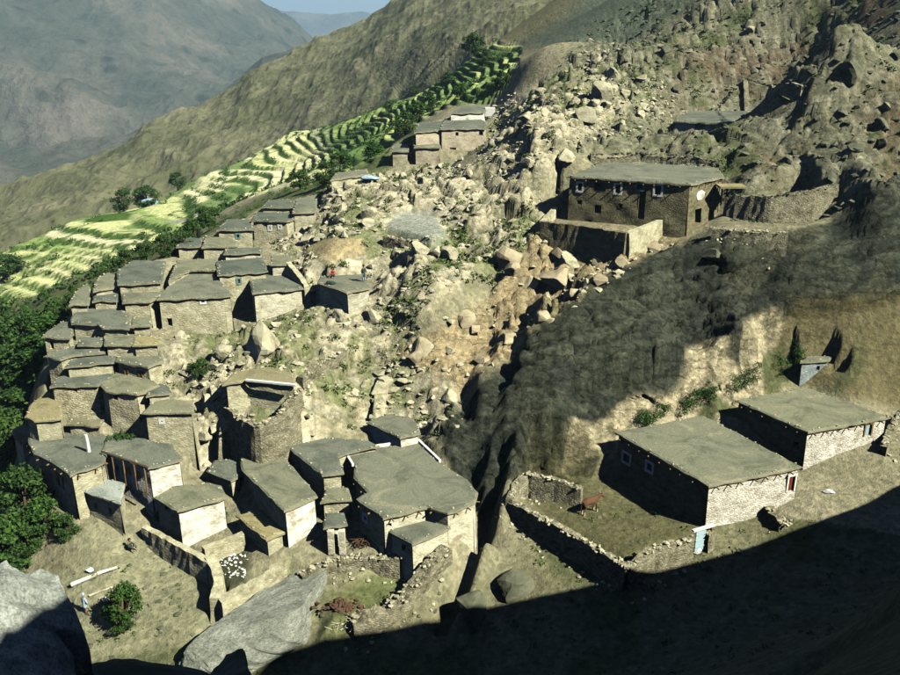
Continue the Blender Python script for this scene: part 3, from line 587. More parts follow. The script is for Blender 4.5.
# ------------------------------------------------------------------ helpers
def tag(o, label=None, cat=None, group=None, kind=None):
    for k, v in (('label', label), ('category', cat), ('group', group), ('kind', kind)):
        if v: o[k] = v
    return o
def link(name, me, mat=None, parent=None):
    o = bpy.data.objects.new(name, me); C.objects.link(o)
    if mat is not None and not me.materials: me.materials.append(mat)
    if parent is not None: o.parent = parent
    return o
def mesh(name, vs, fs, smooth=False):
    me = bpy.data.meshes.new(name); me.from_pydata([tuple(map(float, v)) for v in vs], [], fs); me.update()
    if smooth: me.polygons.foreach_set('use_smooth', [True] * len(me.polygons))
    return me
def empty(name, loc, **k):
    o = bpy.data.objects.new(name, None); C.objects.link(o); o.location = tuple(loc); o.empty_display_size = .3
    return tag(o, **k)
class MB:
    def __init__(s): s.v = []; s.f = []
    def quad(s, a, b, c_, d): n = len(s.v); s.v += [a, b, c_, d]; s.f.append((n, n + 1, n + 2, n + 3))
    def box(s, c0, ax, ay, az):
        """box from a corner-centred frame: centre, half-axes"""
        c0, ax, ay, az = map(np.array, (c0, ax, ay, az)); n = len(s.v)
        for i in (-1, 1):
            for j in (-1, 1):
                for k in (-1, 1): s.v.append(c0 + ax * i + ay * j + az * k)
        for q in [(0, 1, 3, 2), (4, 6, 7, 5), (0, 4, 5, 1), (2, 3, 7, 6), (0, 2, 6, 4), (1, 5, 7, 3)]: s.f.append(tuple(n + t for t in q))
    def tube(s, pts, rs, k=7):
        pts = [np.array(p_, float) for p_ in pts]; n = len(s.v)
        for i, p_ in enumerate(pts):
            t = pts[min(i + 1, len(pts) - 1)] - pts[max(i - 1, 0)]; t = t / (np.linalg.norm(t) + 1e-9)
            a = np.cross(t, [0, 0, 1.0]) if abs(t[2]) < .9 else np.cross(t, [1.0, 0, 0]); a /= np.linalg.norm(a); b = np.cross(t, a)
            r = rs[i] if hasattr(rs, '__len__') else rs
            for j in range(k):
                an = 2 * math.pi * j / k; s.v.append(p_ + (a * math.cos(an) + b * math.sin(an)) * r)
        for i in range(len(pts) - 1):
            for j in range(k):
                s.f.append((n + i * k + j, n + i * k + (j + 1) % k, n + (i + 1) * k + (j + 1) % k, n + (i + 1) * k + j))
        s.f.append(tuple(n + j for j in range(k))[::-1]); s.f.append(tuple(n + (len(pts) - 1) * k + j for j in range(k)))
    def build(s, name, mat, parent=None, off=(0, 0, 0), smooth=False):
        o = np.array(off, float); return link(name, mesh(name, [np.array(v) - o for v in s.v], s.f, smooth), mat, parent)

# ------------------------------------------------------------------ ground sheet
def grid_mesh(name, X, Y, Zz, col, mat):
    ny, nx = X.shape; v = np.stack([X, Y, Zz], -1).reshape(-1, 3).astype(np.float32)
    i = np.arange(ny * nx).reshape(ny, nx); q = np.stack([i[:-1, :-1], i[:-1, 1:], i[1:, 1:], i[1:, :-1]], -1).reshape(-1, 4)
    me = bpy.data.meshes.new(name); me.vertices.add(len(v)); me.vertices.foreach_set('co', v.ravel())
    me.loops.add(q.size); me.loops.foreach_set('vertex_index', q.ravel().astype(np.int32))
    me.polygons.add(len(q)); me.polygons.foreach_set('loop_start', np.arange(0, q.size, 4, dtype=np.int32)); me.polygons.foreach_set('loop_total', np.full(len(q), 4, np.int32))
    me.update(calc_edges=True)
    if col is not None:
        at = me.color_attributes.new('tint', 'FLOAT_COLOR', 'POINT'); at.data.foreach_set('color', np.concatenate([col.reshape(-1, 3), (ROCKY if mat.name.startswith('ground') else np.ones((ny, nx))).reshape(-1, 1)], 1).astype(np.float32).ravel())
    me.materials.append(mat); return me
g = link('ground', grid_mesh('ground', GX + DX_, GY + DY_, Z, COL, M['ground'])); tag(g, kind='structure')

# far ground, hills and mountains
def m_hill(name, cs, sc, sp_sc, bs, bd, dots=(.05, .06, .03)):
    m, n, b = nt(name); tc = add(n, 'ShaderNodeTexCoord')
    a = add(n, 'ShaderNodeTexNoise', Scale=sc, Detail=12.0, Roughness=.68); v = add(n, 'ShaderNodeTexVoronoi', Scale=sp_sc); f = add(n, 'ShaderNodeTexNoise', Scale=sc * 9, Detail=6.0, Roughness=.7)
    for q in (a, v, f): n.links.new(tc.outputs['Object'], q.inputs['Vector'])
    r = ramp(n, a.outputs[0], [(.32, cs[0]), (.5, cs[1]), (.66, cs[2])]); rv = ramp(n, v.outputs['Distance'], [(.13, (.28, .36, .22)), (.24, (1, 1, 1))])
    rf = ramp(n, f.outputs[0], [(.3, (.7, .72, .68)), (.7, (1.25, 1.22, 1.2))])
    n.links.new(mul(n, mul(n, r.outputs[0], rf.outputs[0]), rv.outputs[0], .75), b.inputs['Base Color'])
    u = bump(n, b, a.outputs[0], .7, bd); bump(n, b, f.outputs[0], .5, bd * .15, u); return m
def loft(name, rows, nu, amp, sc, mat, seed, cuts):
    """rows: list of polylines (world), from foot to crest to back; lofted with erosion relief"""
    rs = []
    for r_ in rows:
        r_ = np.array(r_, float); d = np.r_[0, np.cumsum(np.linalg.norm(np.diff(r_[:, :2], axis=0), axis=1))]; t = np.linspace(0, d[-1], nu)
        rs.append(np.stack([np.interp(t, d, r_[:, k]) for k in range(3)], -1))
    rs = np.array(rs); out = []
    for i in range(len(rs) - 1):
        for t in np.linspace(0, 1, cuts, endpoint=False): out.append(rs[i] * (1 - t) + rs[i + 1] * t)
    out.append(rs[-1]); G = np.array(out)
    X, Y, Zz = G[..., 0], G[..., 1], G[..., 2]
    Zz = Zz + amp * (ridged(X / sc, Y / sc, seed, 6) - .62) + amp * .5 * fbm(X / sc * 2.1, Y / sc * 2.1, seed + 9, 5)
    o = link(name, grid_mesh(name, X, Y, Zz, None, mat)); tag(o, kind='structure'); o.data.polygons.foreach_set('use_smooth', [False] * len(o.data.polygons)); return o
hm = m_hill('scrubby_hillside', [(.07, .08, .04), (.115, .118, .066), (.175, .165, .105)], .02, .22, 1, 4)
foot = [D(-260,330,420), D(-80,275,400), D(0,236,400), D(100,212,400), D(190,180,410), D(290,140,420), D(400,100,380), D(480,58,330), D(560,40,300), D(640,30,300)]
crest = [D(-260,290,460), D(-80,222,500), D(0,190,520), D(75,160,530), D(150,126,545), D(215,96,560), D(262,68,575), D(300,48,590), D(330,32,600), D(362,14,605), D(410,-6,610), D(480,-40,600), D(600,-90,600)]
up = [q * 1.0 for q in foot]; 
mid = []
for i, q in enumerate(foot):
    t = i / (len(foot) - 1) * (len(crest) - 1); k = min(int(t), len(crest) - 2); cc_ = crest[k] * (1 - t + k) + crest[k + 1] * (t - k); mid.append((q + cc_) / 2 - np.array([0, 0, 3.0]))
footlow = [q - np.array([0, 0, 35.0]) - np.array([0, 40.0, 0]) for q in foot]
back = [q + np.array([60., 260., -110.]) for q in crest]
loft('hillside', [footlow, foot, mid, crest, back], 520, 15, 48, hm, 3, 55)
mm = m_hill('hazy_mountain_rock', [(.05, .07, .045), (.115, .12, .088), (.22, .195, .155)], .005, .012, 1, 160)
mc = [D(-420,-260,2500), D(-200,-190,2600), D(-40,-110,2700), D(60,-70,2750), D(150,-40,2800), D(212,-4,2850), D(255,22,2900), D(292,42,2950), D(330,75,3000), D(400,150,3050)]
mf = [D(-420,420,1500), D(-200,330,1500), D(-40,260,1550), D(60,220,1600), D(150,190,1700), D(215,160,1800), D(255,140,1900), D(292,130,2000), D(330,130,2100), D(400,170,2200)]
mb = [q + np.array([0, 1200., -500.]) for q in mc]
loft('mountain', [[q + np.array([0, -150., -250.]) for q in mf], mf, mc, mb], 420, 260, 700, mm, 21, 70)
# nearer spur of the far valley side
sc_ = [D(-300,330,1150), D(-100,262,1180), D(0,225,1200), D(80,185,1250), D(150,140,1350), D(215,100,1450), D(262,78,1500), D(300,62,1550), D(340,80,1600)]
sc2 = [D(-300,160,1500), D(-100,150,1500), D(0,150,1500), D(60,146,1500), D(120,136,1520), D(180,112,1540), D(225,86,1560), D(262,62,1580), D(296,54,1600), D(350,70,1650)]
sf2 = [q * np.array([.86, .86, 1.25]) for q in sc2]; sb2 = [q + np.array([0, 300., -160.]) for q in sc2]
loft('valley_spur', [sf2, sc2, sb2], 260, 45, 260, mm, 25, 40)
fr = [D(120,30,7000), D(200,14,7000), D(240,9,7000), D(262,12,7100), D(290,11,7100), D(322,12,7200), D(345,11,7200), D(372,13,7300), D(420,22,7400), D(600,40,7500)]
loft('far_range', [[q + np.array([0, -2500., -900.]) for q in fr], fr, [q + np.array([0, 2500., -900.]) for q in fr]], 260, 80, 900, mm, 33, 30)
gp = grid_mesh('valley_floor', *np.meshgrid(np.linspace(-14000, 14000, 60), np.linspace(-6000, 16000, 60)), np.full((60, 60), -760.0), None, mm)
tag(link('valley_floor', gp), kind='structure')

# ------------------------------------------------------------------ house builder
def nz3(p_): return (math.sin(p_[0] * 2.1 + p_[2] * 1.3) + math.sin(p_[1] * 2.7 - p_[2] * 2.2 + 1) + math.sin((p_[0] + p_[1]) * 4.3 + p_[2] * 3.1)) / 3
def inset(poly, d):
    n = len(poly); out = []
    for i in range(n):
        a, b, c_ = poly[i - 1], poly[i], poly[(i + 1) % n]
        e1 = (b - a) / np.linalg.norm(b - a); e2 = (c_ - b) / np.linalg.norm(c_ - b)
        n1_ = np.array([-e1[1], e1[0]]); n2_ = np.array([-e2[1], e2[0]]); m = n1_ + n2_; L = np.dot(m, n1_)
        m = m / max(L, .5); out.append(b + m * d)
    return out
def wall_mesh(poly, ztop, zbot, ops):
    """ops: per edge list of (u0,u1,z0,z1,depth)"""
    V = []; Fs = []; MI = []
    def av(p_): V.append(p_); return len(V) - 1
    n = len(poly)
    for i in range(n):
        a, b = poly[i], poly[(i + 1) % n]; L = np.linalg.norm(b - a)
        if L < .05: continue
        e = (b - a) / L; nn = np.array([e[1], -e[0]]); op = [o for o in ops if o[0] == i]
        us = {0.0, L}; zs = {ztop, zbot}
        for o in op: us |= {o[1], o[2]}; zs |= {o[3], o[4]}
        def sub(s_, st):
            s_ = sorted(s_); r_ = [s_[0]]
            for k in s_[1:]:
                if k - r_[-1] < 1e-4: continue
                m = int(math.ceil((k - r_[-1]) / st)); p0 = r_[-1]
                for q in range(1, m + 1): r_.append(p0 + (k - p0) * q / m)
            return r_
        U_, Zs = sub(us, .55), sub(zs, .55); ids = {}
        for iu, u in enumerate(U_):
            for iz, z in enumerate(Zs):
                q = a + e * u; p3 = np.array([q[0], q[1], z]); k = .05 * nz3(p3) if 0 < iu < len(U_) - 1 else 0
                batter = .035 * (ztop - z)
                ids[iu, iz] = av(np.array([q[0] + nn[0] * (k + batter), q[1] + nn[1] * (k + batter), z]))
        for iu in range(len(U_) - 1):
            for iz in range(len(Zs) - 1):
                um, zm = (U_[iu] + U_[iu + 1]) / 2, (Zs[iz] + Zs[iz + 1]) / 2
                if any(o[1] < um < o[2] and o[3] < zm < o[4] for o in op): continue
                Fs.append((ids[iu, iz], ids[iu + 1, iz], ids[iu + 1, iz + 1], ids[iu, iz + 1]))
        for o in op:
            _, u0, u1, z0, z1, dp = o
            pr = lambda u, z, d_: np.array([a[0] + e[0] * u + nn[0] * (.035 * (ztop - z) - d_), a[1] + e[1] * u + nn[1] * (.035 * (ztop - z) - d_), z])
            f4 = [av(pr(u, z, -.01)) for u, z in ((u0, z0), (u1, z0), (u1, z1), (u0, z1))]; b4 = [av(pr(u, z, dp)) for u, z in ((u0, z0), (u1, z0), (u1, z1), (u0, z1))]
            for k in range(4): Fs.append((f4[k], f4[(k + 1) % 4], b4[(k + 1) % 4], b4[k]))
            Fs.append(tuple(b4))
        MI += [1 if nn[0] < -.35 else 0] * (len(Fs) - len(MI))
    return V, Fs, MI
def roof_mesh(poly, z, th=.17, jit=.055):
    n = len(poly); pts = []
    for i in range(n):
        a, b = poly[i], poly[(i + 1) % n]; L = np.linalg.norm(b - a); k = max(1, int(L / .6))
        for q in range(k):
            p_ = a + (b - a) * q / k
            j = jit if q else jit * .4
            pts.append(p_ + rng.uniform(-j, j, 2))
    m = len(pts); cen = np.mean(pts, 0); rings = []
    V = []; Fs = []
    ins = inset(pts, .16) if m > 3 else pts
    zr = [z + .03 * math.sin(i * 1.7) + random.uniform(-.035, .035) for i in range(m)]
    for p_, q, zz in zip(pts, ins, zr):
        V.append((p_[0], p_[1], zz - th + random.uniform(-.06, .04)))
    for p_, zz in zip(pts, zr): V.append((p_[0], p_[1], zz - .05))
    for q, zz in zip(ins, zr): V.append((q[0], q[1], z + .03))
    for i in range(m):
        j = (i + 1) % m
        Fs.append((i, j, m + j, m + i)); Fs.append((m + i, m + j, 2 * m + j, 2 * m + i))
    Fs.append(tuple(range(2 * m, 3 * m))); Fs.append(tuple(range(m))[::-1])
    return V, Fs
def ngon_tris(me):
    bm = bmesh.new(); bm.from_mesh(me); bmesh.ops.triangulate(bm, faces=[f for f in bm.faces if len(f.verts) > 4])
    bm.normal_update(); bm.to_mesh(me); bm.free()
def hull(seed, n=18, sx=1, sy=1, sz=.75):
    r_ = random.Random(seed); bm = bmesh.new()
    for i in range(n):
        v = Vector((r_.gauss(0, 1), r_.gauss(0, 1), r_.gauss(0, 1))).normalized() * r_.uniform(.8, 1.05)
        bm.verts.new((v.x * sx, v.y * sy, v.z * sz))
    res = bmesh.ops.convex_hull(bm, input=bm.verts); bad = [v for v in bm.verts if not v.link_faces]
    bmesh.ops.delete(bm, geom=bad, context='VERTS'); bm.normal_update()
    me = bpy.data.meshes.new('boulder'); bm.to_mesh(me); bm.free(); return me
def arrays(me):
    v = np.zeros(len(me.vertices) * 3); me.vertices.foreach_get('co', v); return v.reshape(-1, 3), [tuple(p_.vertices) for p_ in me.polygons]
HULLS = [hull(i, random.choice((11, 14, 17)), random.uniform(.8, 1.25), random.uniform(.8, 1.2), random.uniform(.6, .95)) for i in range(12)]
HA = [arrays(m) for m in HULLS]
def stones_mesh(name, places):
    """places: (x,y,z,size) -> one joined mesh of small faceted stones"""
    V = []; Fs = []; n = 0
    for x, y, z, s in places:
        v, f = HA[random.randrange(12)]; a = random.uniform(0, 6.28); ca_, sa2 = math.cos(a), math.sin(a)
        vv = v * s * np.array([1, 1, random.uniform(.7, 1.1)]); V.append(np.stack([vv[:, 0] * ca_ - vv[:, 1] * sa2 + x, vv[:, 0] * sa2 + vv[:, 1] * ca_ + y, vv[:, 2] + z], -1)); Fs += [tuple(i + n for i in q) for q in f]; n += len(v)
    return mesh(name, np.concatenate(V), Fs)
FOOT = []
for h in HS:
    rp = [P(a, b, h['z'])[:2] for a, b in h['roof']]; hh = list(h['h']) if isinstance(h['h'], list) else [h['h']] * len(rp)
    area = sum(rp[i - 1][0] * rp[i][1] - rp[i][0] * rp[i - 1][1] for i in range(len(rp)))
    if area < 0: rp = rp[::-1]
    z = h['z']; wp = inset(rp, h['over']); FOOT.append(rp)
    cen = np.mean(wp, 0); zb = min(min(gz(*p_) for p_ in rp), z - 1.0) - .5
    root = empty(h['name'], (cen[0], cen[1], zb), label=h['label'], cat=h['cat'], group=h['group']); off = (cen[0], cen[1], zb)
    ztop = z - .22; ops = []; made = []
    for (ox, oy, ow, oh, kind) in h['ops']:
        best = None; d = ray(ox, oy)
        for i in range(len(wp)):
            a, b = wp[i], wp[(i + 1) % len(wp)]; e = b - a; L = np.linalg.norm(e); e = e / L; nn = np.array([e[1], -e[0]])
            den = d[0] * nn[0] + d[1] * nn[1]
            if den >= -1e-3: continue
            t = np.dot(a, nn) / den; u = np.dot(d[:2] * t - a, e)
            if -.5 < u < L + .5 and (best is None or t < best[0]):
                du = []
                for sx in (-1, 1):
                    dd = ray(ox + sx * ow / 2, oy); tt = np.dot(a, nn) / (dd[0] * nn[0] + dd[1] * nn[1]); du.append(np.dot(dd[:2] * tt - a, e))
                zs = sorted(ray(ox, oy + sy * oh / 2)[2] * t for sy in (-1, 1))
                best = (t, i, min(du), max(du), zs[0], zs[1], a, e, nn, L)
        if best is None: continue
        t, i, u0, u1, z0, z1, a, e, nn, L = best
        u0 = max(u0, .12); u1 = min(u1, L - .12); z1 = min(z1, ztop - .08); z0 = max(z0, zb + .2)
        if u1 - u0 < .15 or z1 - z0 < .15: continue
        if kind == 'limepatch':
            pass
        ov = any(o[0] == i and u0 < o[2] + .05 and u1 > o[1] - .05 and z0 < o[4] + .05 and z1 > o[3] - .05 for o in ops)
        if ov: continue
        if kind != 'limepatch': ops.append((i, u0, u1, z0, z1, .7 if kind == 'hole' else .3))
        made.append((kind, u0, u1, z0, z1, a, e, nn, ztop))
    V, Fs, MI = wall_mesh(wp, ztop, zb, ops); o = link('wall', mesh('wall', [np.array(v) - off for v in V], Fs), M[h['wall']], root)
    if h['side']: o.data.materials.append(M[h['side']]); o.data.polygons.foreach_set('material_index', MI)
    V, Fs = roof_mesh(rp, z); me = mesh('roof', [np.array(v) - off for v in V], Fs); ngon_tris(me)
    ro = link('roof', me, M[TOPS[h['top']]], root); me.materials.append(M['rim']); me.polygons.foreach_set('material_index', [1 if abs(p_.normal.z) < .45 else 0 for p_ in me.polygons])
    pl_ = []
    for i in range(len(rp)):
        a_, b_ = rp[i], rp[(i + 1) % len(rp)]; L_ = np.linalg.norm(b_ - a_)
        for _ in range(int(L_ * 1.6)):
            q_ = a_ + (b_ - a_) * random.random(); q_ = q_ + (cen - q_) / (np.linalg.norm(cen - q_) + 1e-6) * random.uniform(.08, .35); pl_.append((q_[0] - off[0], q_[1] - off[1], z - off[2] + .05, random.uniform(.05, .12)))
    tag(link('rim_stones', stones_mesh('rim_stones', pl_), M['rock'], ro), kind='stuff')
    if h['beams']:
        for i in range(len(wp)):
            a, b = wp[i], wp[(i + 1) % len(wp)]; L = np.linalg.norm(b - a); e = (b - a) / L; nn = np.array([e[1], -e[0]])
            mid_ = (a + b) / 2
            if np.dot(nn, mid_) > 0: continue
            for u in np.arange(.5, L - .3, 1.15):
                q = a + e * (u + random.uniform(-.15, .15)); mb_ = MB(); mb_.tube([(q[0] - nn[0] * .2, q[1] - nn[1] * .2, z - .33), (q[0] + nn[0] * .42, q[1] + nn[1] * .42, z - .35)], .06, 6)
                mb_.build('roof_beam', M['wood'], ro, off)
    for kind, u0, u1, z0, z1, a, e, nn, zt in made:
        if kind == 'hole':
            continue
        def pt(u, z_, d_): return np.array([a[0] + e[0] * u + nn[0] * (.035 * (zt - z_) + d_), a[1] + e[1] * u + nn[1] * (.035 * (zt - z_) + d_), z_])
        e3 = np.array([e[0], e[1], 0]); n3_ = np.array([nn[0], nn[1], 0]); up_ = np.array([0, 0, 1.0]); um, zm = (u0 + u1) / 2, (z0 + z1) / 2; hw, hz = (u1 - u0) / 2, (z1 - z0) / 2
        if kind == 'limepatch':
            b_ = MB(); k = 14
            ring = [pt(um + hw * 1.1 * math.cos(q * 6.283 / k) * random.uniform(.8, 1.15), zm + hz * math.sin(q * 6.283 / k) * random.uniform(.8, 1.15), .05) for q in range(k)]
            b_.v = ring + [r_ - n3_ * .1 for r_ in ring]; b_.f = [tuple(range(k))] + [(q, q + k, (q + 1) % k + k, (q + 1) % k) for q in range(k)]
            b_.build('lime_patch', M['white'], root, off); continue
        if kind in ('white', 'green'):
            f_ = MB(); t_ = .07 if kind == 'green' else .09
            for c0, ax, az in ((pt(u0, zm, .0), t_, hz + t_), (pt(u1, zm, .0), t_, hz + t_), (pt(um, z0, .003), hw - t_, t_), (pt(um, z1, .003), hw - t_, t_)):
                f_.box(c0, e3 * ax, n3_ * .06, up_ * az)
            wn_ = f_.build('window', M['whitep'] if kind == 'white' else M['green'], root, off)
            p_ = MB(); p_.box(pt(um, zm, -.12), e3 * (hw - .01), n3_ * .012, up_ * (hz - .01)); p_.build('pane', M['dark'], wn_, off)
            q_ = MB(); q_.box(pt(um, zm, -.09), e3 * .025, n3_ * .02, up_ * (hz - .01)); q_.build('glazing_bar', M['wood'], wn_, off)
        elif kind == 'yellow':
            p_ = MB(); nS = 9
            for k in range(nS):
                uu = u0 + (u1 - u0) * k / (nS - 1); off_ = -.05 + .05 * math.sin(k * 2.2)
                p_.v += [pt(uu, z0, off_), pt(uu, z1, off_ * .5)]
            for k in range(nS - 1): p_.f.append((2 * k, 2 * k + 2, 2 * k + 3, 2 * k + 1))
            p_.build('yellow_curtain', M['yellow'], root, off)
        else:
            mt = {'wood': 'wood', 'red': 'red', 'blue': 'blue'}[kind]; tall = (z1 - z0) > 1.1
            nm = 'door' if tall else 'shutter'; dr = None; nb = 4; 
            fr_ = MB()
            for c0, ax, az in ((pt(u0, zm, .01), .07, hz), (pt(u1, zm, .01), .07, hz), (pt(um, z1, .013), hw + .14, .08)): fr_.box(c0, e3 * ax, n3_ * .07, up_ * az)
            pn = MB(); pn.box(pt(um, zm, -.12), e3 * (hw - .05), n3_ * .02, up_ * (hz - .02)); dr = pn.build(nm, M[mt], root, off)
            fr_.build('frame', M['whitep'] if kind in ('red',) else M['wood'], dr, off)
            for k in range(nb):
                uu = u0 + (u1 - u0) * (k + .5) / nb; pl = MB(); pl.box(pt(uu, zm, -.085), e3 * ((u1 - u0) / nb / 2 - .012), n3_ * .014, up_ * (hz - .04)); pl.build('board', M[mt], dr, off)
            if tall:
                hd = MB(); hd.box(pt(um + hw * .6, zm, -.05), e3 * .03, n3_ * .03, up_ * .06); hd.build('handle', M['dark'], dr, off)

# ------------------------------------------------------------------ stones and walls
WLINES = []
for wl in WS:
    if wl['z'] is None:
        wl['follow'] = True
        pts = [ground_hit(a, b) + np.array([0, 0, wl['h'] * .85]) for a, b in wl['pts']]; wl['z'] = [p_[2] for p_ in pts]
    else: pts = [P(a, b, z) for (a, b), z in zip(wl['pts'], wl['z'])]; WLINES.append([p_[:2] for p_ in pts])
    dd = np.r_[0, np.cumsum([np.linalg.norm((pts[i + 1] - pts[i])[:2]) for i in range(len(pts) - 1)])]; L = dd[-1]; ns = max(3, int(L / .35)); tt = np.linspace(0, L, ns + 1)
    PP = np.stack([np.interp(tt, dd, [p_[k] for p_ in pts]) for k in range(3)], -1); t2 = wl['t'] / 2
    if wl.get('follow'): PP[:, 2] = gza(PP[:, 0], PP[:, 1]) + wl['h'] * .85
    c0 = PP[len(PP) // 2]; gzm = gz(c0[0], c0[1]); off = (c0[0], c0[1], gzm)
    V = []; Fs = []; rows = 5
    for i, p_ in enumerate(PP):
        t = PP[min(i + 1, ns)] - PP[max(i - 1, 0)]; t = t[:2] / np.linalg.norm(t[:2]); nn = np.array([t[1], -t[0]])
        zb = min(gz(p_[0], p_[1]), gz(p_[0], p_[1] - .8), p_[2] - .4) - .4; zt = p_[2] + (random.uniform(-.16, .1) if wl['rub'] else random.uniform(-.05, .05))
        for s_ in (1, -1):
            ks = range(rows) if s_ == 1 else range(rows - 1, -1, -1)
            for k in ks:
                zz = zb + (zt - zb) * k / (rows - 1); q = p_[:2] + nn * s_ * (t2 + .06 * (zt - zz) + random.uniform(-.05, .05)); V.append((q[0], q[1], zz))
    m = rows * 2
    for i in range(ns):
        for k in range(m - 1): Fs.append((i * m + k, (i + 1) * m + k, (i + 1) * m + k + 1, i * m + k + 1))
    Fs.append(tuple(range(m))[::-1]); Fs.append(tuple(ns * m + k for k in range(m)))
    root = empty('stone_wall', off, label=wl['label'], cat='wall', group='stone and mud walls')
    me = mesh('wall_body', [np.array(v) - off for v in V], Fs); ngon_tris(me); link('wall_body', me, M[wl['mat']], root)
    if wl['rub']:
        pl = []
        for i in range(int(L * 7)):
            u = random.uniform(0, L); q = [np.interp(u, dd, [p_[k] for p_ in pts]) for k in range(3)]
            pl.append((q[0] - off[0] + random.uniform(-t2, t2), q[1] - off[1] + random.uniform(-t2, t2) - .05, q[2] - off[2] + random.uniform(-.1, .08), random.uniform(.1, .22)))
        for i in range(int(L * 3)):
            u = random.uniform(0, L); q = [np.interp(u, dd, [p_[k] for p_ in pts]) for k in range(2)]; x, y = q[0] + random.uniform(-1.2, 1.2), q[1] - random.uniform(.3, 1.3)
            pl.append((x - off[0], y - off[1], gz(x, y) - off[2] + .03, random.uniform(.08, .25)))
        tag(link('capstones', stones_mesh('capstones', pl), M['rock'] if wl['z'][0] < -17 else M['rockdark'], root), kind='stuff')

def clear_of(x, y, pad=.6):
    for f in FOOT:
        xs = [p_[0] for p_ in f]; ys = [p_[1] for p_ in f]
        if min(xs) - pad < x < max(xs) + pad and min(ys) - pad < y < max(ys) + pad:
            if in_poly(np.array(x), np.array(y), f) or seg_dist(np.array(x), np.array(y), f) < pad: return False
    return True
def mval(mask, x, y): return float(interp2(XS, YS, mask, np.array(x), np.array(y)))
# big boulders: sculpted, subdivided variants
def big_rock(seed, sub=2, rough=1.0, cuts=16):
    """rounded lump cut by random joint planes, then roughened"""
    r_ = np.random.default_rng(seed); bm = bmesh.new(); bmesh.ops.create_icosphere(bm, subdivisions=sub + 2, radius=1)
    me = bpy.data.meshes.new('boulder'); bm.to_mesh(me); bm.free()
    v = np.zeros(len(me.vertices) * 3); me.vertices.foreach_get('co', v); v = v.reshape(-1, 3)
    v = v * np.array([r_.uniform(.95, 1.2), r_.uniform(.85, 1.05), r_.uniform(.75, .95)]); u = v.copy()
    for _ in range(cuts):
        nn = r_.normal(size=3); nn /= np.linalg.norm(nn); d = r_.uniform(.42, .74); v = v - np.maximum(0, v @ nn - d)[:, None] * nn * .93
    s_ = seed * 3.1
    k = .16 * fbm(u[:, 0] * 1.6 + u[:, 2] * 1.1 + s_, u[:, 1] * 1.6 - u[:, 2] * 1.2, seed, 5) + .07 * (ridged(u[:, 0] * 3 + u[:, 2] * 2, u[:, 1] * 3 - u[:, 2] * 2 + s_, seed + 3, 4) - .6)
    v = v * (1 + rough * k)[:, None] * 1.35
    me.vertices.foreach_set('co', v.ravel()); me.update(); return me
BIG = [big_rock(100 + i, 1) for i in range(7)]
HUGE = [big_rock(200 + i, 4, 1.9, 8) for i in range(3)]
def boulder(x, y, s, label, mat, me=None, sink=.3, rot=None, scale=None, group=None, z=None):
    me0 = me or random.choice(BIG); o = bpy.data.objects.new('boulder', me0); C.objects.link(o)
    key = mat
    if not me0.materials: me0.materials.append(M['rock'])
    o.material_slots[0].link = 'OBJECT'; o.material_slots[0].material = M[mat]
    sc = scale or (1, 1, random.uniform(.75, 1.1)); o.scale = (s * sc[0], s * sc[1], s * sc[2]); o.rotation_euler = rot or (random.uniform(-.3, .3), random.uniform(-.3, .3), random.uniform(0, 6.28))
    o.location = (x, y, (gz(x, y) if z is None else z) + s * sc[2] * (.8 - 2 * sink) * .6)
    return tag(o, label, 'boulder', group)
named = [  # px, py(base centre), radius px, label, material
    (262,348,21,'large rounded boulder with green patch above the round yard','rock'), (215,395,8,'pale block leaning at the edge of the round yard','rock'),
    (470,612,19,'dark domed boulder half in shade below the gully','rockdark'), (516,592,17,'grey-green boulder uphill of the dark domed one','rockdark'),
    (205,445,7,'bright upright stone beside the small square house','rock'), (216,452,6,'whitish split stone beside the bright upright one','rock'),
    (422,352,13,'ochre block wedged below the green scrub','rockgold'), (556,290,15,'ochre outcrop boulder under the terrace wall','rockgold'),
    (600,95,11,'pale jagged rock on the upper ridge','rock'), (612,78,9,'smaller pale rock just under the ridge crest','rock'), (585,118,10,'light boulder on the slope above the two-storey house','rock'),
    (565,160,9,'boulder directly uphill of the two-storey house','rock'), (712,260,9,'dark boulder under the retaining wall','rockdark'), (640,245,8,'tan boulder below the parapet corner','rockgold'),
    (735,215,6,'squat stone at the platform edge','rock'), (452,205,9,'pale boulder above the threshing floor','rock'), (340,320,8,'tan boulder under the little house with villagers','rock'),
    (385,385,10,'cream boulder low in the gully scree','rock'), (510,265,14,'ochre cliff block beside the scrub','rockgold'), (850,75,12,'pale outcrop under dark bushes on the far slope','rockdark')]
for a, b, rp_, lb, mt in named:
    q = ground_hit(a, b); d = np.linalg.norm(q); boulder(q[0], q[1], rp_ / F * d * 1.0, lb, mt)
# pale slabs by the lower garden
q = ground_hit(266, 625); boulder(q[0], q[1], 3.0, 'broad pale bluish rock slab beside the lower garden', 'rockmid', HUGE[1], .35, (0.1, -.15, .5), (1.35, .9, .55))
q = ground_hit(232, 634); boulder(q[0], q[1], 1.4, 'smaller grey rock shelf touching the broad pale slab', 'rockdark', HUGE[2], .35, (0.1, .1, 1.5), (1.35, .9, .5))
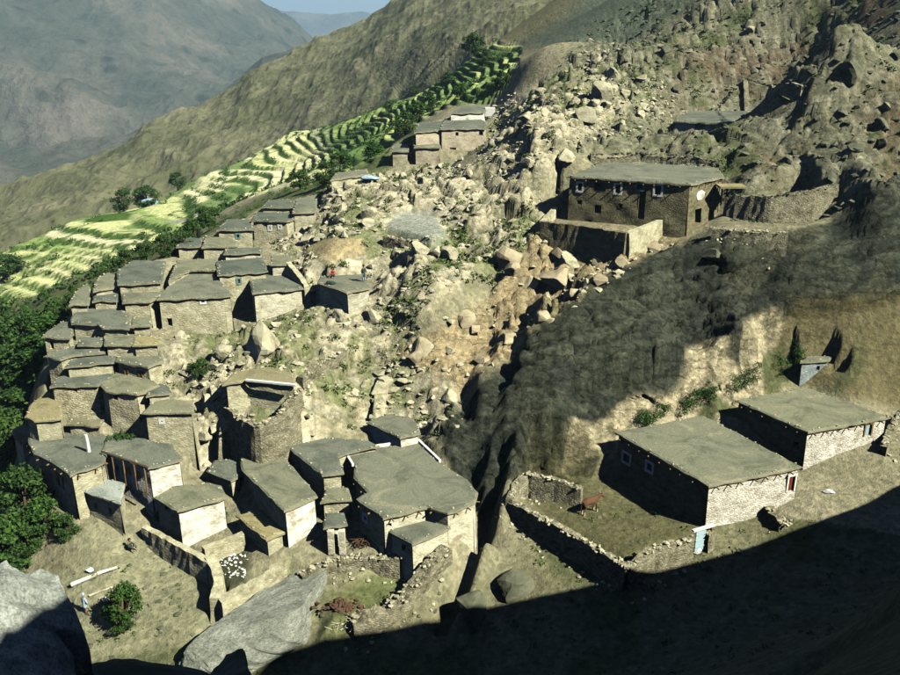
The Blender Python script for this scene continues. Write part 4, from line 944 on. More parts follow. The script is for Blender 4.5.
# the boulders right below the photographer
for a, b, r_, s, sc, lb, mt, rt in [(14,656,19.5,1.38,(1.0,1.0,1.45),'huge pale grey boulder close to the viewer, half in shadow','rockgrey',(.1,.15,.3)), (-40,690,19.0,1.9,(1,1,1.2),'second near boulder cut by the frame edge','rockgrey',(0,0,2.)),
                               (140,692,20.5,.95,(1.9,1.0,.6),'low flat rock close to the viewer','rockdark',(0,.05,.1)), (225,684,22.0,.75,(1.3,1.0,.6),'small rounded rock close to the viewer','rockdark',(0,0,1.))]:
    q = D(a, b, r_); boulder(q[0], q[1], s, lb, mt, HUGE[{'h': 0, 's': 1, 'l': 2}.get(lb[0], 0)], .3, rt, sc, z=q[2] - s * .1)
# counted scree boulders, largest first
cand = []
WL_ = WLINES
tries = 0
while len(cand) < 620 and tries < 40000:
    tries += 1
    x, y = random.uniform(-45, 50), random.uniform(46, 150)
    sc1, gd, upv, md = mval(scree, x, y), mval(gold, x, y), mval(upper, x, y), mval(mgreen, x, y)
    pr = max(sc1 * .9, gd * 1.0, upv * .30) * (1 - .5 * md)
    if random.random() > pr or not clear_of(x, y, .8) or mval(fl_thresh, x, y) > .1 or mval(fl_tan, x, y) > .1: continue
    s = .20 + .72 * random.random() ** 2.4
    cand.append((s * (1.25 if gd > .5 else 1), x, y, 'gold' if gd > .5 else 'upper' if upv > .5 and sc1 < .5 else 'scree'))
cand.sort(reverse=True)
LM = {'large house with broad': 'chimney-post house', 'house with open porch': 'yellow-curtain porch house', 'small square house': 'small square house', 'house with tall square': 'tall square stone house', 'house with two brown': 'two-shutter house',
      'big tan two-storey': 'tan two-storey house', 'bright cream-fronted': 'cream-fronted house', 'little house on whose': 'villagers rooftop', 'low stone pen': 'stone pen', 'pinkish house with': 'pinkish house', 'topmost house': 'topmost spur house',
      'house with dark recess': 'dark recess house', 'house with two small white': 'two-white-window house', 'long house with lit': 'lit-corner long house', 'house with forked': 'forked-roof house', 'largest grey roof': 'white-edged large roof', 'small hut roof behind': 'hut behind the white-edged roof',
      'shed with long pale': 'plank-roof shed', 'stone farmhouse with red': 'red-door farmhouse', 'large two-storey mud': 'two-storey mud-brick house', 'low hut with white': 'upper slope hut', 'narrow tan tower': 'tan tower house', 'low ramshackle': 'ramshackle low roof', 'tiny bluish': 'bluish block hut',
      'outermost grey': 'outermost dark-doorway house', 'low tan-roofed': 'tan-roofed corner hut', 'small house with grey roof on': 'outer orchard-side house', 'hut with slim': 'slim-chimney hut'}
LMP = []
for h_ in HS:
    for k_, v_ in LM.items():
        if h_['label'].startswith(k_): c__ = np.mean([P(a, b, h_['z']) for a, b in h_['roof']], 0); LMP.append((c__, v_))
LMP.append((P(417, 226, -19.9), 'grey threshing floor')); LMP.append((P(338, 250, -21.6), 'tan earth floor')); LMP.append((P(470, 250, -21), 'green scrub patch'))
def where(x, y, z):
    dd_ = sorted((math.hypot(c__[0] - x, c__[1] - y), i) for i, (c__, v_) in enumerate(LMP)); c__, v_ = LMP[dd_[0][1]]; d_ = dd_[0][0]
    dx, dz = x - c__[0], y - c__[1]
    rel = 'directly beyond' if dz > abs(dx) * 1.2 else 'directly below' if -dz > abs(dx) * 1.2 else 'east of' if dx > 0 else 'west of'
    far_ = 'right ' if d_ < 7 else 'a few steps ' if d_ < 13 else 'well '
    return (far_ if not rel.startswith('directly') else ('close ' if d_ < 7 else 'some way ' if d_ < 13 else 'far ')) + rel.replace('directly ', '') + ' the ' + v_
LB = dict(gold=('ochre boulder on the crags below the two-storey house', 'rockgold'), upper=('dark weathered boulder on the upper slope', 'rockdark'), scree=('tan boulder in the scree between the houses', 'rock'))
for s, x, y, k in cand[:200]:
    boulder(x, y, s, ('big ' if s > .72 else 'mid-sized ' if s > .48 else 'smaller ') + {'gold': 'ochre', 'upper': 'dark weathered', 'scree': 'tan'}[k] + ' boulder ' + where(x, y, 0), LB[k][1] if random.random() < .8 else 'rock', random.choice(BIG + HULLS[:5]), .28, group={'gold': 'ochre boulders of the crags', 'upper': 'boulders of the upper slope', 'scree': 'boulders of the village scree'}[k])
for m_ in HULLS:
    if not m_.materials: m_.materials.append(M['rock'])
def scatter(n, box, maskf, smin, smax, pw=2.5):
    out = []; k = 0
    X_ = rng.uniform(box[0], box[1], n * 6); Y_ = rng.uniform(box[2], box[3], n * 6); pr = maskf(X_, Y_); ok = rng.random(n * 6) < pr
    zz = gza(X_, Y_)
    for x, y, z in zip(X_[ok], Y_[ok], zz[ok]):
        if clear_of(x, y, .25) and mval(fl_thresh, x, y) < .2 and mval(fl_tan, x, y) < .5: out.append((x, y, z, smin + (smax - smin) * random.random() ** pw))
        if len(out) >= n: break
    return out
mv = lambda m: (lambda x, y: interp2(XS, YS, m, x, y))
_cl = sstep(-.16, .16, fbm(GX / 4, GY / 4, 91, 4))
pl = scatter(8000, (-45, 50, 46, 140), lambda x, y: np.clip((.85 * mv(scree)(x, y) + .5 * mv(gold)(x, y)) * mv(_cl)(x, y), 0, 1), .07, .40) + scatter(1300, (-45, 50, 46, 140), lambda x, y: np.clip((.85 * mv(scree)(x, y) + .5 * mv(gold)(x, y)) * mv(_cl)(x, y) ** 2, 0, 1), .3, .62, 2)
tag(link('loose_scree', stones_mesh('loose_scree', pl), M['rock']), 'loose pale stones of the scree between the houses', 'stones', kind='stuff')
pl = scatter(3500, (-40, 120, 60, 200), lambda x, y: .9 * mv(upper)(x, y), .1, .6) + scatter(1200, (-40, 45, 38, 66), lambda x, y: .25 * mv(low)(x, y), .05, .3, 3)
tag(link('loose_stones', stones_mesh('loose_stones', pl), M['rockdark']), 'dark loose stones on the upper and lower slopes', 'stones', kind='stuff')
_q = P(233, 566, -36.95)
pit = [(_q[0] + random.uniform(-1.0, 1.1), _q[1] + random.uniform(-1.5, 1.7), -36.9, random.uniform(.06, .15)) for _ in range(80)]
tag(link('pit_pebbles', stones_mesh('pit_pebbles', pit), M['whitep']), 'whitish stones lying in the dark walled pit', 'stones', kind='stuff')

# ------------------------------------------------------------------ plants
def leaf_mesh(name, clumps, n, ls, mat, flat_=.0):
    """many small leaf faces spread through clump volumes"""
    V = []; Fs = []; w_ = np.array([c_[3] ** 2 for c_ in clumps]); w_ = w_ / w_.sum(); ci = rng.choice(len(clumps), n, p=w_)
    d = rng.normal(size=(n, 3)); d /= np.linalg.norm(d, axis=1)[:, None]; rad = rng.random(n) ** .45
    cc_ = np.array([c_[:3] for c_ in clumps])[ci]; rr = np.array([c_[3] for c_ in clumps])[ci]
    pos = cc_ + d * (rad * rr)[:, None] * np.array([1, 1, .8]) * rng.uniform(.8, 1.15, (n, 1))
    nn = d * .6 + rng.normal(size=(n, 3)) * .6 + np.array([0, 0, .25]); nn /= np.linalg.norm(nn, axis=1)[:, None]
    a = np.cross(nn, rng.normal(size=(n, 3))); a /= np.linalg.norm(a, axis=1)[:, None]; b = np.cross(nn, a)
    s = ls * rng.uniform(.6, 1.4, (n, 1))
    v = np.stack([pos - a * s, pos - b * s * .55, pos + a * s, pos + b * s * .55], 1).reshape(-1, 3)
    me = bpy.data.meshes.new(name); i = np.arange(n * 4, dtype=np.int32)
    me.vertices.add(n * 4); me.vertices.foreach_set('co', v.astype(np.float32).ravel()); me.loops.add(n * 4); me.loops.foreach_set('vertex_index', i); me.polygons.add(n)
    me.polygons.foreach_set('loop_start', i[::4].copy()); me.polygons.foreach_set('loop_total', np.full(n, 4, np.int32)); me.update(calc_edges=True); me.materials.append(mat)
    return me
def crown_clumps(seed, r=1.0, hgt=1.6, n=22):
    r_ = random.Random(seed); out = []
    for i in range(n):
        t = r_.random(); ang = r_.uniform(0, 6.28); q = r * math.sin(math.pi * min(.95, t * .8 + .15)) * r_.uniform(.35, .9)
        out.append((q * math.cos(ang), q * math.sin(ang), hgt * (t - .5) * .95, r_.uniform(.22, .46) * r))
    return out
CROWNS = [leaf_mesh('crown', crown_clumps(i, 1.0, 1.5 + .25 * (i % 3), 20 + i), 3000, .075, M['leaf' if i % 2 else 'leafdark']) for i in range(5)]
TALL = [leaf_mesh('crown', crown_clumps(40 + i, .6, 2.2, 20), 2600, .07, M['leafdark']) for i in range(2)]
def trunk_mesh(seed):
    r_ = random.Random(seed); b = MB(); b.tube([(0, 0, 0), (.05, .02, .35), (.0, .06, .8), (.04, 0, 1.3)], [.09, .07, .055, .03], 8)
    for i in range(5):
        z_ = r_.uniform(.45, .9); a = r_.uniform(0, 6.28); L = r_.uniform(.4, .7); b.tube([(0, 0, z_), (L * .5 * math.cos(a), L * .5 * math.sin(a), z_ + .25), (L * math.cos(a), L * math.sin(a), z_ + .6)], [.04, .028, .012], 5)
    return mesh('trunk', b.v, b.f, True)
TRUNKS = [trunk_mesh(i) for i in range(3)]
for t in TRUNKS: t.materials.append(M['bark'])
def tree(x, y, r, hgt, label, group=None, tall=False, z=None, cat='tree', name='leafy_tree', zs=None):
    zg = gz(x, y) if z is None else z
    o = empty(name, (x, y, zg), label=label, cat=cat, group=group); o.rotation_euler = (0, 0, random.uniform(0, 6.28))
    cr_ = bpy.data.objects.new('crown', random.choice(TALL if tall else CROWNS)); C.objects.link(cr_); cr_.parent = o
    cr_.scale = (r / (.6 if tall else 1), r / (.6 if tall else 1), zs or r * 1.0); cr_.location = (0, 0, hgt - (zs or r) * .9)
    tr = bpy.data.objects.new('trunk', random.choice(TRUNKS)); C.objects.link(tr); tr.parent = o; tr.scale = (hgt * .5, hgt * .5, hgt * .62); tr.location = (0, 0, -.2)
    return o
# orchard west of the village
n_ = 0; orch = [(-3,300),(12,322),(32,312),(50,300),(70,288),(88,277),(108,268),(128,261),(148,254),(166,247),(184,240),(4,350),(26,345),(45,352),(18,375),(36,372),(2,395),(22,392),(8,345),(55,322),(38,332),(12,408),(-8,370),(60,308),(-12,330),(30,360),(46,340),(2,420),(195,228),(210,221),(8,330),(76,300),(18,352),(52,310)]
ztop_o = []
for i, (a, b) in enumerate(orch):
    b += 12 if a < 60 else 19 if a < 190 else 9
    # crown tops stand about the level of the lowest roofs
    zt = -27.5 - max(0, (a - 40)) * -.006 - max(0, (60 - a)) * .06 - (b > 360) * 2.5
    if a > 60: zt = -27.0 + (a - 60) * .03
    q = P(a, b, zt - 1.2); zg = gz(q[0], q[1]); hgt = max(2.4, zt - zg); r_ = random.uniform(2.3, 3.4) if a < 60 else random.uniform(.9, 1.25)
    tree(q[0], q[1], r_, hgt, ('broad' if r_ > 2.9 else 'full' if r_ > 2.3 else 'slim') + ' green orchard tree ' + where(q[0], q[1], 0), 'orchard trees west of the village', z=zg, zs=min(r_ * 1.1, hgt * .55))
for a, b, zt, r_, lb in [(24,495,-33.5,2.4,'broad bright green tree below the drum-porch house, nearest the village corner'), (48,530,-35.8,1.6,'bushy tree at the foot of the annexe path'), (8,530,-34.5,2.5,'big green tree at the frame edge above the near boulder'), (-8,480,-34,2.4,'green tree cut by the frame edge below the dust-coloured hut'), (70,548,-36.6,1.0,'small sapling spreading onto the dusty path'), (28,548,-36.6,1.5,'low green tree crown just behind the near boulder')]:
    q = P(a, b, zt - .8); zg = gz(q[0], q[1]); tree(q[0], q[1], r_, max(zt - zg, r_ * 1.5), lb, z=zg, zs=r_ * .95)
for a, b, zz, r_, hg, lb in [(127,612,0,1.25,3.6,'bright green walnut bush in the dusty clearing'), (124,636,0,.9,1.6,'small leafy bush at the foot of the walnut bush'), (112,622,0,.7,1.5,'sparse brownish bush beside the walnut bush')]:
    q = ground_hit(a, b + 18 if hg > 3 else b); tree(q[0], q[1], r_, hg, lb, zs=hg * .45, cat='bush' if hg < 3 else 'tree')
for a, b, r_, hg, lb in [(220,522,.8,1.5,'dark shrub behind the white plastered gable house'), (200,378,1.0,1.7,'round brownish thorn bush between the square house and round yard'), (213,512,.5,1.0,'little shrub touching the gable house wall'), (160,522,.4,.8,'tiny shrub at the gable house corner'), (252,398,.6,1.0,'small bush inside the round stone yard'), (283,402,.5,.9,'second bush inside the round stone yard')]:
    q = ground_hit(a, b); tree(q[0], q[1], r_, hg, lb, zs=hg * .5, cat='bush', name='thorn_bush')
far_t = [(122,196,3.0,5.5,'round dark tree at the field rim, lower one of the pair'), (145,189,4.0,5.0,'wide dark tree at the field rim beside the round one'), (176,176,2.6,4.5,'single round tree farther up the field rim'), (8,277,4.5,4.5,'dark spreading tree low in the fields'), (474,56,3.4,5.4,'tall dark tree at the head of the green terraces'), (484,66,2.2,3.4,'second tree against the tall dark one on the terraces'),
         (405,135,2.2,3.6,'dense dark tree just above the tan tower house'), (418,122,2.2,3.4,'dark tree behind the pinkish houses'), (326,186,1.8,3.,'tree beside the stone pen'), (340,172,1.9,3.,'leafy tree behind the stone pen'), (372,160,1.8,2.8,'tree between stone pen and tower house'), (432,112,1.8,3.,'green tree behind the small pink flat house'), (460,100,1.7,2.8,'green tree above the topmost house'), (300,190,1.8,2.8,'tree beside the highest row house'), (208,226,1.8,3.,'small tree by the chimney hut'),
         (448,84,1.8,2.6,'tree on the green terraces above the spur'), (500,88,1.6,2.4,'tree on the terraces near the ridge path'), (390,112,2.,3.,'tree among the green terraces, lower one'), (414,96,1.8,2.6,'tree among the green terraces, upper one')]
for a, b, r_, hg, lb in far_t:
    q = ground_hit(a, b, 90); tree(q[0], q[1], r_, hg, lb, zs=hg * .5)
# hedges along the terrace edges and scrub
def bush_cloud(name, places, per, ls, mat, label):
    """joined small leaf clusters"""
    n = len(places) * per; pc = np.repeat(np.array([(x, y, z) for x, y, z, s in places]), per, 0); ps = np.repeat(np.array([s for *_, s in places]), per)
    d = rng.normal(size=(n, 3)); d /= np.linalg.norm(d, axis=1)[:, None]; d[:, 2] = np.abs(d[:, 2]) * .8
    pos = pc + d * (ps * rng.random(n) ** .4)[:, None]
    nn = d + rng.normal(size=(n, 3)) * .5; nn /= np.linalg.norm(nn, axis=1)[:, None]; a = np.cross(nn, rng.normal(size=(n, 3))); a /= np.linalg.norm(a, axis=1)[:, None]; b = np.cross(nn, a)
    s = (ls * ps * rng.uniform(.6, 1.4, n))[:, None]; v = np.stack([pos - a * s, pos - b * s * .6, pos + a * s, pos + b * s * .6], 1).reshape(-1, 3); i = np.arange(n * 4, dtype=np.int32)
    me = bpy.data.meshes.new(name); me.vertices.add(n * 4); me.vertices.foreach_set('co', v.astype(np.float32).ravel()); me.loops.add(n * 4); me.loops.foreach_set('vertex_index', i); me.polygons.add(n)
    me.polygons.foreach_set('loop_start', i[::4].copy()); me.polygons.foreach_set('loop_total', np.full(n, 4, np.int32)); me.update(calc_edges=True)
    return tag(link(name, me, mat), label, 'bushes', kind='stuff')
hd = riser * field
hedge_patch = sstep(-.06, .10, fbm(GX / 16, GY / 16, 77, 3))
pl = scatter(7500, (-150, 60, 120, 330), lambda x, y: np.clip(mv(hd)(x, y) * (.12 + .88 * mv(hedge_patch)(x, y)) * .6 + mv(greenf)(x, y) * mv(hedge_patch)(x, y) * .07, 0, 1), .3, 1.2, 1.6)
bush_cloud('terrace_hedge', pl, 18, .24, M['leaf'], 'dark green hedge bushes lining the field terraces')
pl = scatter(4300, (-45, 50, 50, 130), lambda x, y: np.clip(.75 * mv(mgreen)(x, y) * (mv(n1)(x, y) > -.08) + .13 * mv(scree)(x, y), 0, 1), .18, .72, 1.8)
bush_cloud('scrub', pl, 26, .22, M['scrub'], 'grey-green scrub growing among the rocks')
pl = scatter(1800, (-30, 140, 60, 260), lambda x, y: .8 * mv(upper)(x, y) * (mv(n1)(x, y) > -.02), .25, .85, 2)
bush_cloud('hill_scrub', pl, 24, .22, M['leafdark'], 'dark thorny scrub dotting the upper slope')
pl = []
for k in range(420):
    t = k / 419; q = ground_hit(636 + 165 * t, 420 - 66 * t + random.uniform(-6, 10)); 
    if math.sin(k * .11) + math.sin(k * .047 + 1) + random.uniform(-1, 1) > -.35: pl.append((q[0], q[1] + random.uniform(-.8, 1.2), gz(q[0], q[1]) - .1, random.uniform(.15, .65)))
bush_cloud('cliff_foot_bushes', pl, 90, .12, M['leaf'], 'green bushes along the foot of the cliff behind the farmhouses')
pl = scatter(500, (-40, 40, 36, 66), lambda x, y: .30 * mv(low)(x, y), .12, .45, 2)
pl2 = scatter(170, (-50, 30, 85, 190), lambda x, y: mv(strip)(x, y), .3, .9, 1.5)
bush_cloud('village_hedge', pl2, 60, .15, M['leaf'], 'green hedge bushes between the upper houses and the fields')
bush_cloud('low_scrub', pl, 20, .22, M['scrub'], 'low dry scrub on the shaded lower slope')
pl = scatter(1400, (-130, -25, 60, 200), lambda x, y: mv(west)(x, y) * .8, .6, 1.8, 1.4)
bush_cloud('orchard_undergrowth', pl, 26, .22, M['leafdark'], 'dense dark undergrowth filling the valley orchard')

# ------------------------------------------------------------------ small things
def along(px1, py1, px2, py2, z1, z2): return P(px1, py1, z1), P(px2, py2, z2)
# white parapet strips of the large roof: part of that house
big_i = next(i for i, h in enumerate(HS) if h['label'].startswith('largest grey roof'))
big_o = [o for o in C.objects if o.get('label', '').startswith('largest grey roof')][0]
for (a, b) in [((345, 453), (353, 466)), ((345, 452), (418, 441)), ((418, 441), (440, 462))]:
    p1, p2 = P(*a, -33.0), P(*b, -33.0); e = (p2 - p1); L = np.linalg.norm(e); e /= L; n_v = np.array([-e[1], e[0], 0]); b_ = MB(); k = int(L / .6)
    for i in range(k):
        b_.box(p1 + e * (i + .5) * L / k + [0, 0, .08 + random.uniform(-.02, .02)], e * L / k * .5, n_v * (.09 + random.uniform(0, .02)), np.array([0, 0, .12]))
    b_.build('parapet', M['whitep'], big_o, tuple(big_o.location))
def house_of(lbl): return [o for o in C.objects if o.get('label', '').startswith(lbl)][0]
ho = house_of('large house with broad'); q = P(89, 452, -31.6); b_ = MB(); b_.tube([q, q + [0, 0, .9], q + [-.05, 0, 1.5]], [.16, .13, .12], 8); b_.build('chimney', M['whitep'], ho, tuple(ho.location))
ho = house_of('hut with slim chimney'); q = P(199, 238, -22.7); b_ = MB(); b_.tube([q, q + [0, 0, 1.0]], [.22, .2], 8); b_.build('chimney', M['dark'], ho, tuple(ho.location))
ho = house_of('house with open porch'); p1, p2 = P(102, 452, -31.35), P(148, 468, -31.35); b_ = MB(); b_.tube([p1 + [0, 0, .06], p2 + [0, 0, .06]], .08, 6); b_.build('eave_pole', M['bark'], ho, tuple(ho.location))
for a in (112, 123, 134, 144):
    t = (a - 102) / 46; q = p1 * (1 - t) + p2 * t; b_ = MB(); b_.tube([q + [.05, -.1, -.1], q + [.05, -.1, -2.2]], .07, 6); b_.build('porch_post', M['wood'], ho, tuple(ho.location))
ho = house_of('shed with long pale plank'); p1, p2 = P(246, 380, -27.2), P(296, 385, -27.2); b_ = MB(); b_.box((p1 + p2) / 2, (p2 - p1) / 2, np.array([.03, .12, 0]), np.array([0, 0, .07])); b_.build('plank', M['whitep'], ho, tuple(ho.location))
ho = house_of('topmost house'); q = P(490, 109, -12.9); b_ = MB(); b_.box(q + [0, 0, -.4], [.75, 0, 0], [0, .8, 0], [0, 0, .6]); b_.build('end_block', M['whitep'], ho, tuple(ho.location))
ho = house_of('porch hut')
for a in (331, 342):
    q = P(a, 530, -34.6); b_ = MB(); b_.box(q + [0, -.15, -.9], [.22, 0, 0], [0, .2, 0], [0, 0, .95]); b_.build('pillar', M['cream'], ho, tuple(ho.location))
ho = house_of('large two-storey mud'); 
for a in (722, 727):
    q = P(a, 190, -16.2); b_ = MB(); b_.tube([q + [0, -.1, -1.6], q + [0, 0, .8]], .09, 6); b_.build('porch_post', M['brush'], ho, tuple(ho.location))
q = P(722, 186, -15.6); b_ = MB(); b_.box(q + [.9, 0, 0], [1.3, 0, 0], [0, .9, 0], [0, 0, .09]); b_.build('porch_roof', M['tanroof'], ho, tuple(ho.location))
# gate of the farmhouse yard
q = P(700, 540, -35.0); rt = empty('yard_gate', q - [0, 0, .9], label='pale blue metal gate in the yard wall of the red-door farmhouse', cat='gate'); of = tuple(rt.location)
e = np.array([math.cos(R(25)), math.sin(R(25)), 0]); n_v = np.array([-e[1], e[0], 0])
b_ = MB(); b_.box(q, e * .42, n_v * .03, [0, 0, .85]); lf = b_.build('gate_leaf', M['blue'], rt, of)
for k in (-.5, 0, .5): b_ = MB(); b_.box(q - n_v * .05 + [0, 0, k], e * .42, n_v * .02, [0, 0, .04]); b_.build('rail', M['blue'], lf, of)
b_ = MB(); b_.box(q + [0, 0, .95] + e * .2, e * .95, n_v * .12, [0, 0, .07]); b_.build('lintel', M['whitep'], rt, of)
b_ = MB(); b_.box(q + e * .98, e * .06, n_v * .08, [0, 0, .88]); b_.build('gate_post', M['wood'], rt, of)
# sacks, poles, tarpaulin, heaps
def lump_obj(name, q, s, mat, label, cat, seed=3, sc=(1, .8, .6)):
    me = big_rock(seed, 1, 1.3); me.materials.append(M[mat]); o = link(name, me); o.scale = (s * sc[0], s * sc[1], s * sc[2]); o.location = (q[0], q[1], q[2] + s * sc[2] * .5); return tag(o, label, cat)
q = ground_hit(693, 555); lump_obj('sack', q, .45, 'whitep', 'white sack slumped before the pale blue gate', 'sack', 5, (.8, .6, 1.0))
q = ground_hit(829, 493); lump_obj('sack', q, .38, 'whitep', 'white bundle on the ground below the blue-door farmhouse', 'sack', 6, (1.3, .8, .5))
q = ground_hit(342, 609); _p = [(random.gauss(0, .75), random.gauss(0, .35), random.uniform(0, .14), random.uniform(.08, .22)) for _ in range(90)]
_o = link('litter_heap', stones_mesh('litter_heap', _p), M['brush']); _o.location = tuple(q); tag(_o, 'red-brown heap of litter in the lower garden', 'heap', kind='stuff')
q = ground_hit(361, 547); b_ = MB()
for _ in range(70):
    a_ = random.uniform(0, 6.28); L_ = random.uniform(.3, .7); c_ = np.array([random.gauss(0, .3), random.gauss(0, .25), random.uniform(.05, .5)]); d_ = np.array([math.cos(a_), math.sin(a_), random.uniform(-.2, .5)]) * L_; b_.tube([c_ - d_ * .5, c_ + d_ * .5], [.035, .015], 4)
_o = b_.build('brushwood_pile', M['brush']); _o.location = tuple(q); tag(_o, 'pile of red-brown brushwood beside the pillared porch', 'brushwood', kind='stuff')
q = ground_hit(90, 572); lump_obj('sack', q, .3, 'whitep', 'whitish bundle at the head of the poles in the clearing', 'sack', 9)
q = ground_hit(106, 603); lump_obj('sack', q, .3, 'whitep', 'white bundle under the walnut bush', 'sack', 10)
q = P(366, 177, -18.2); lump_obj('tarpaulin', ground_hit(368, 181), .9, 'cloth_blue', 'blue tarpaulin bundle beside the stone pen', 'tarpaulin', 11, (1.2, .6, .4))
q = ground_hit(147, 203, 90); lump_obj('greenhouse', q, 1.9, 'cloth_blue', 'pale blue plastic-covered shelter in the fields', 'shelter', 12, (2.0, .9, .7))
q = P(121, 436, -31.3)
_o = bush_cloud('fodder_heap', [(q[0] + random.gauss(0, .5), q[1] + random.gauss(0, .25), q[2] - .05, random.uniform(.2, .4)) for _ in range(16)], 60, .2, M['leaf'], 'green fodder spread on the grey roof'); _o['category'] = 'fodder'
q = P(331, 283, -23.35); lump_obj('cloth_bundle', q, .35, 'cloth_dark', 'dark bundle lying on the villagers roof', 'bundle', 14, (1.3, .8, .5))
def pole(a, b, r_, lb, mat='white', lift=.12, nm='timber_pole'):
    p1, p2 = ground_hit(*a), ground_hit(*b); m_ = MB(); k = 5
    pts = [p1 * (1 - t) + p2 * t for t in np.linspace(0, 1, k)]; pts = [np.array([p_[0], p_[1], p_[2] + lift]) for i, p_ in enumerate(pts)]
    m_.tube(pts, [r_, r_ * .95, r_ * .9, r_ * .8, r_ * .7], 7); o = m_.build(nm, M[mat], None, tuple(p1)); o.location = tuple(p1); return tag(o, lb, 'pole')
pole((72, 588), (104, 576), .17, 'thick white pole leading down through the clearing', lift=.25); pole((98, 578), (118, 571), .13, 'shorter white pole by the dark bundle', lift=.3); pole((90, 600), (116, 590), .08, 'thin pale pole on the ground beside the pale blue figure', 'cream', .15)
# cut branches in the lower garden
V_ = MB()
for i in range(90):
    t = random.random(); q = ground_hit(338 + t * 55 + random.uniform(-8, 8), 634 - t * 26 + random.uniform(-6, 6)); a = random.uniform(0, 6.28); L = random.uniform(.25, .7)
    V_.tube([q + [0, 0, .08], q + [L * math.cos(a), L * math.sin(a), random.uniform(.1, .5)]], [.025, .012], 4)
tag(V_.build('cut_branches', M['cream'], None), 'tangle of bare cut branches along the lower garden wall', 'branches', kind='stuff')

# ------------------------------------------------------------------ people and the cow (skinned bodies)
def skin(name, nodes, edges, mat, parent, root=0, sub=2, off=(0, 0, 0)):
    me = bpy.data.meshes.new(name); me.from_pydata([n[0] for n in nodes], edges, []); o = bpy.data.objects.new(name, me); C.objects.link(o)
    m = o.modifiers.new('skin', 'SKIN'); m.use_smooth_shade = True
    for i, n in enumerate(nodes):
        me.skin_vertices[0].data[i].radius = (n[1], n[1]) if not isinstance(n[1], tuple) else n[1]; me.skin_vertices[0].data[i].use_root = i == root
    s = o.modifiers.new('sub', 'SUBSURF'); s.levels = s.render_levels = sub
    dg = bpy.context.evaluated_depsgraph_get(); me2 = bpy.data.meshes.new_from_object(o.evaluated_get(dg)); bpy.data.objects.remove(o)
    me2.name = name; me2.materials.clear(); me2.materials.append(M[mat]); me2.polygons.foreach_set('use_smooth', [True] * len(me2.polygons))
    return link(name, me2, None, parent)
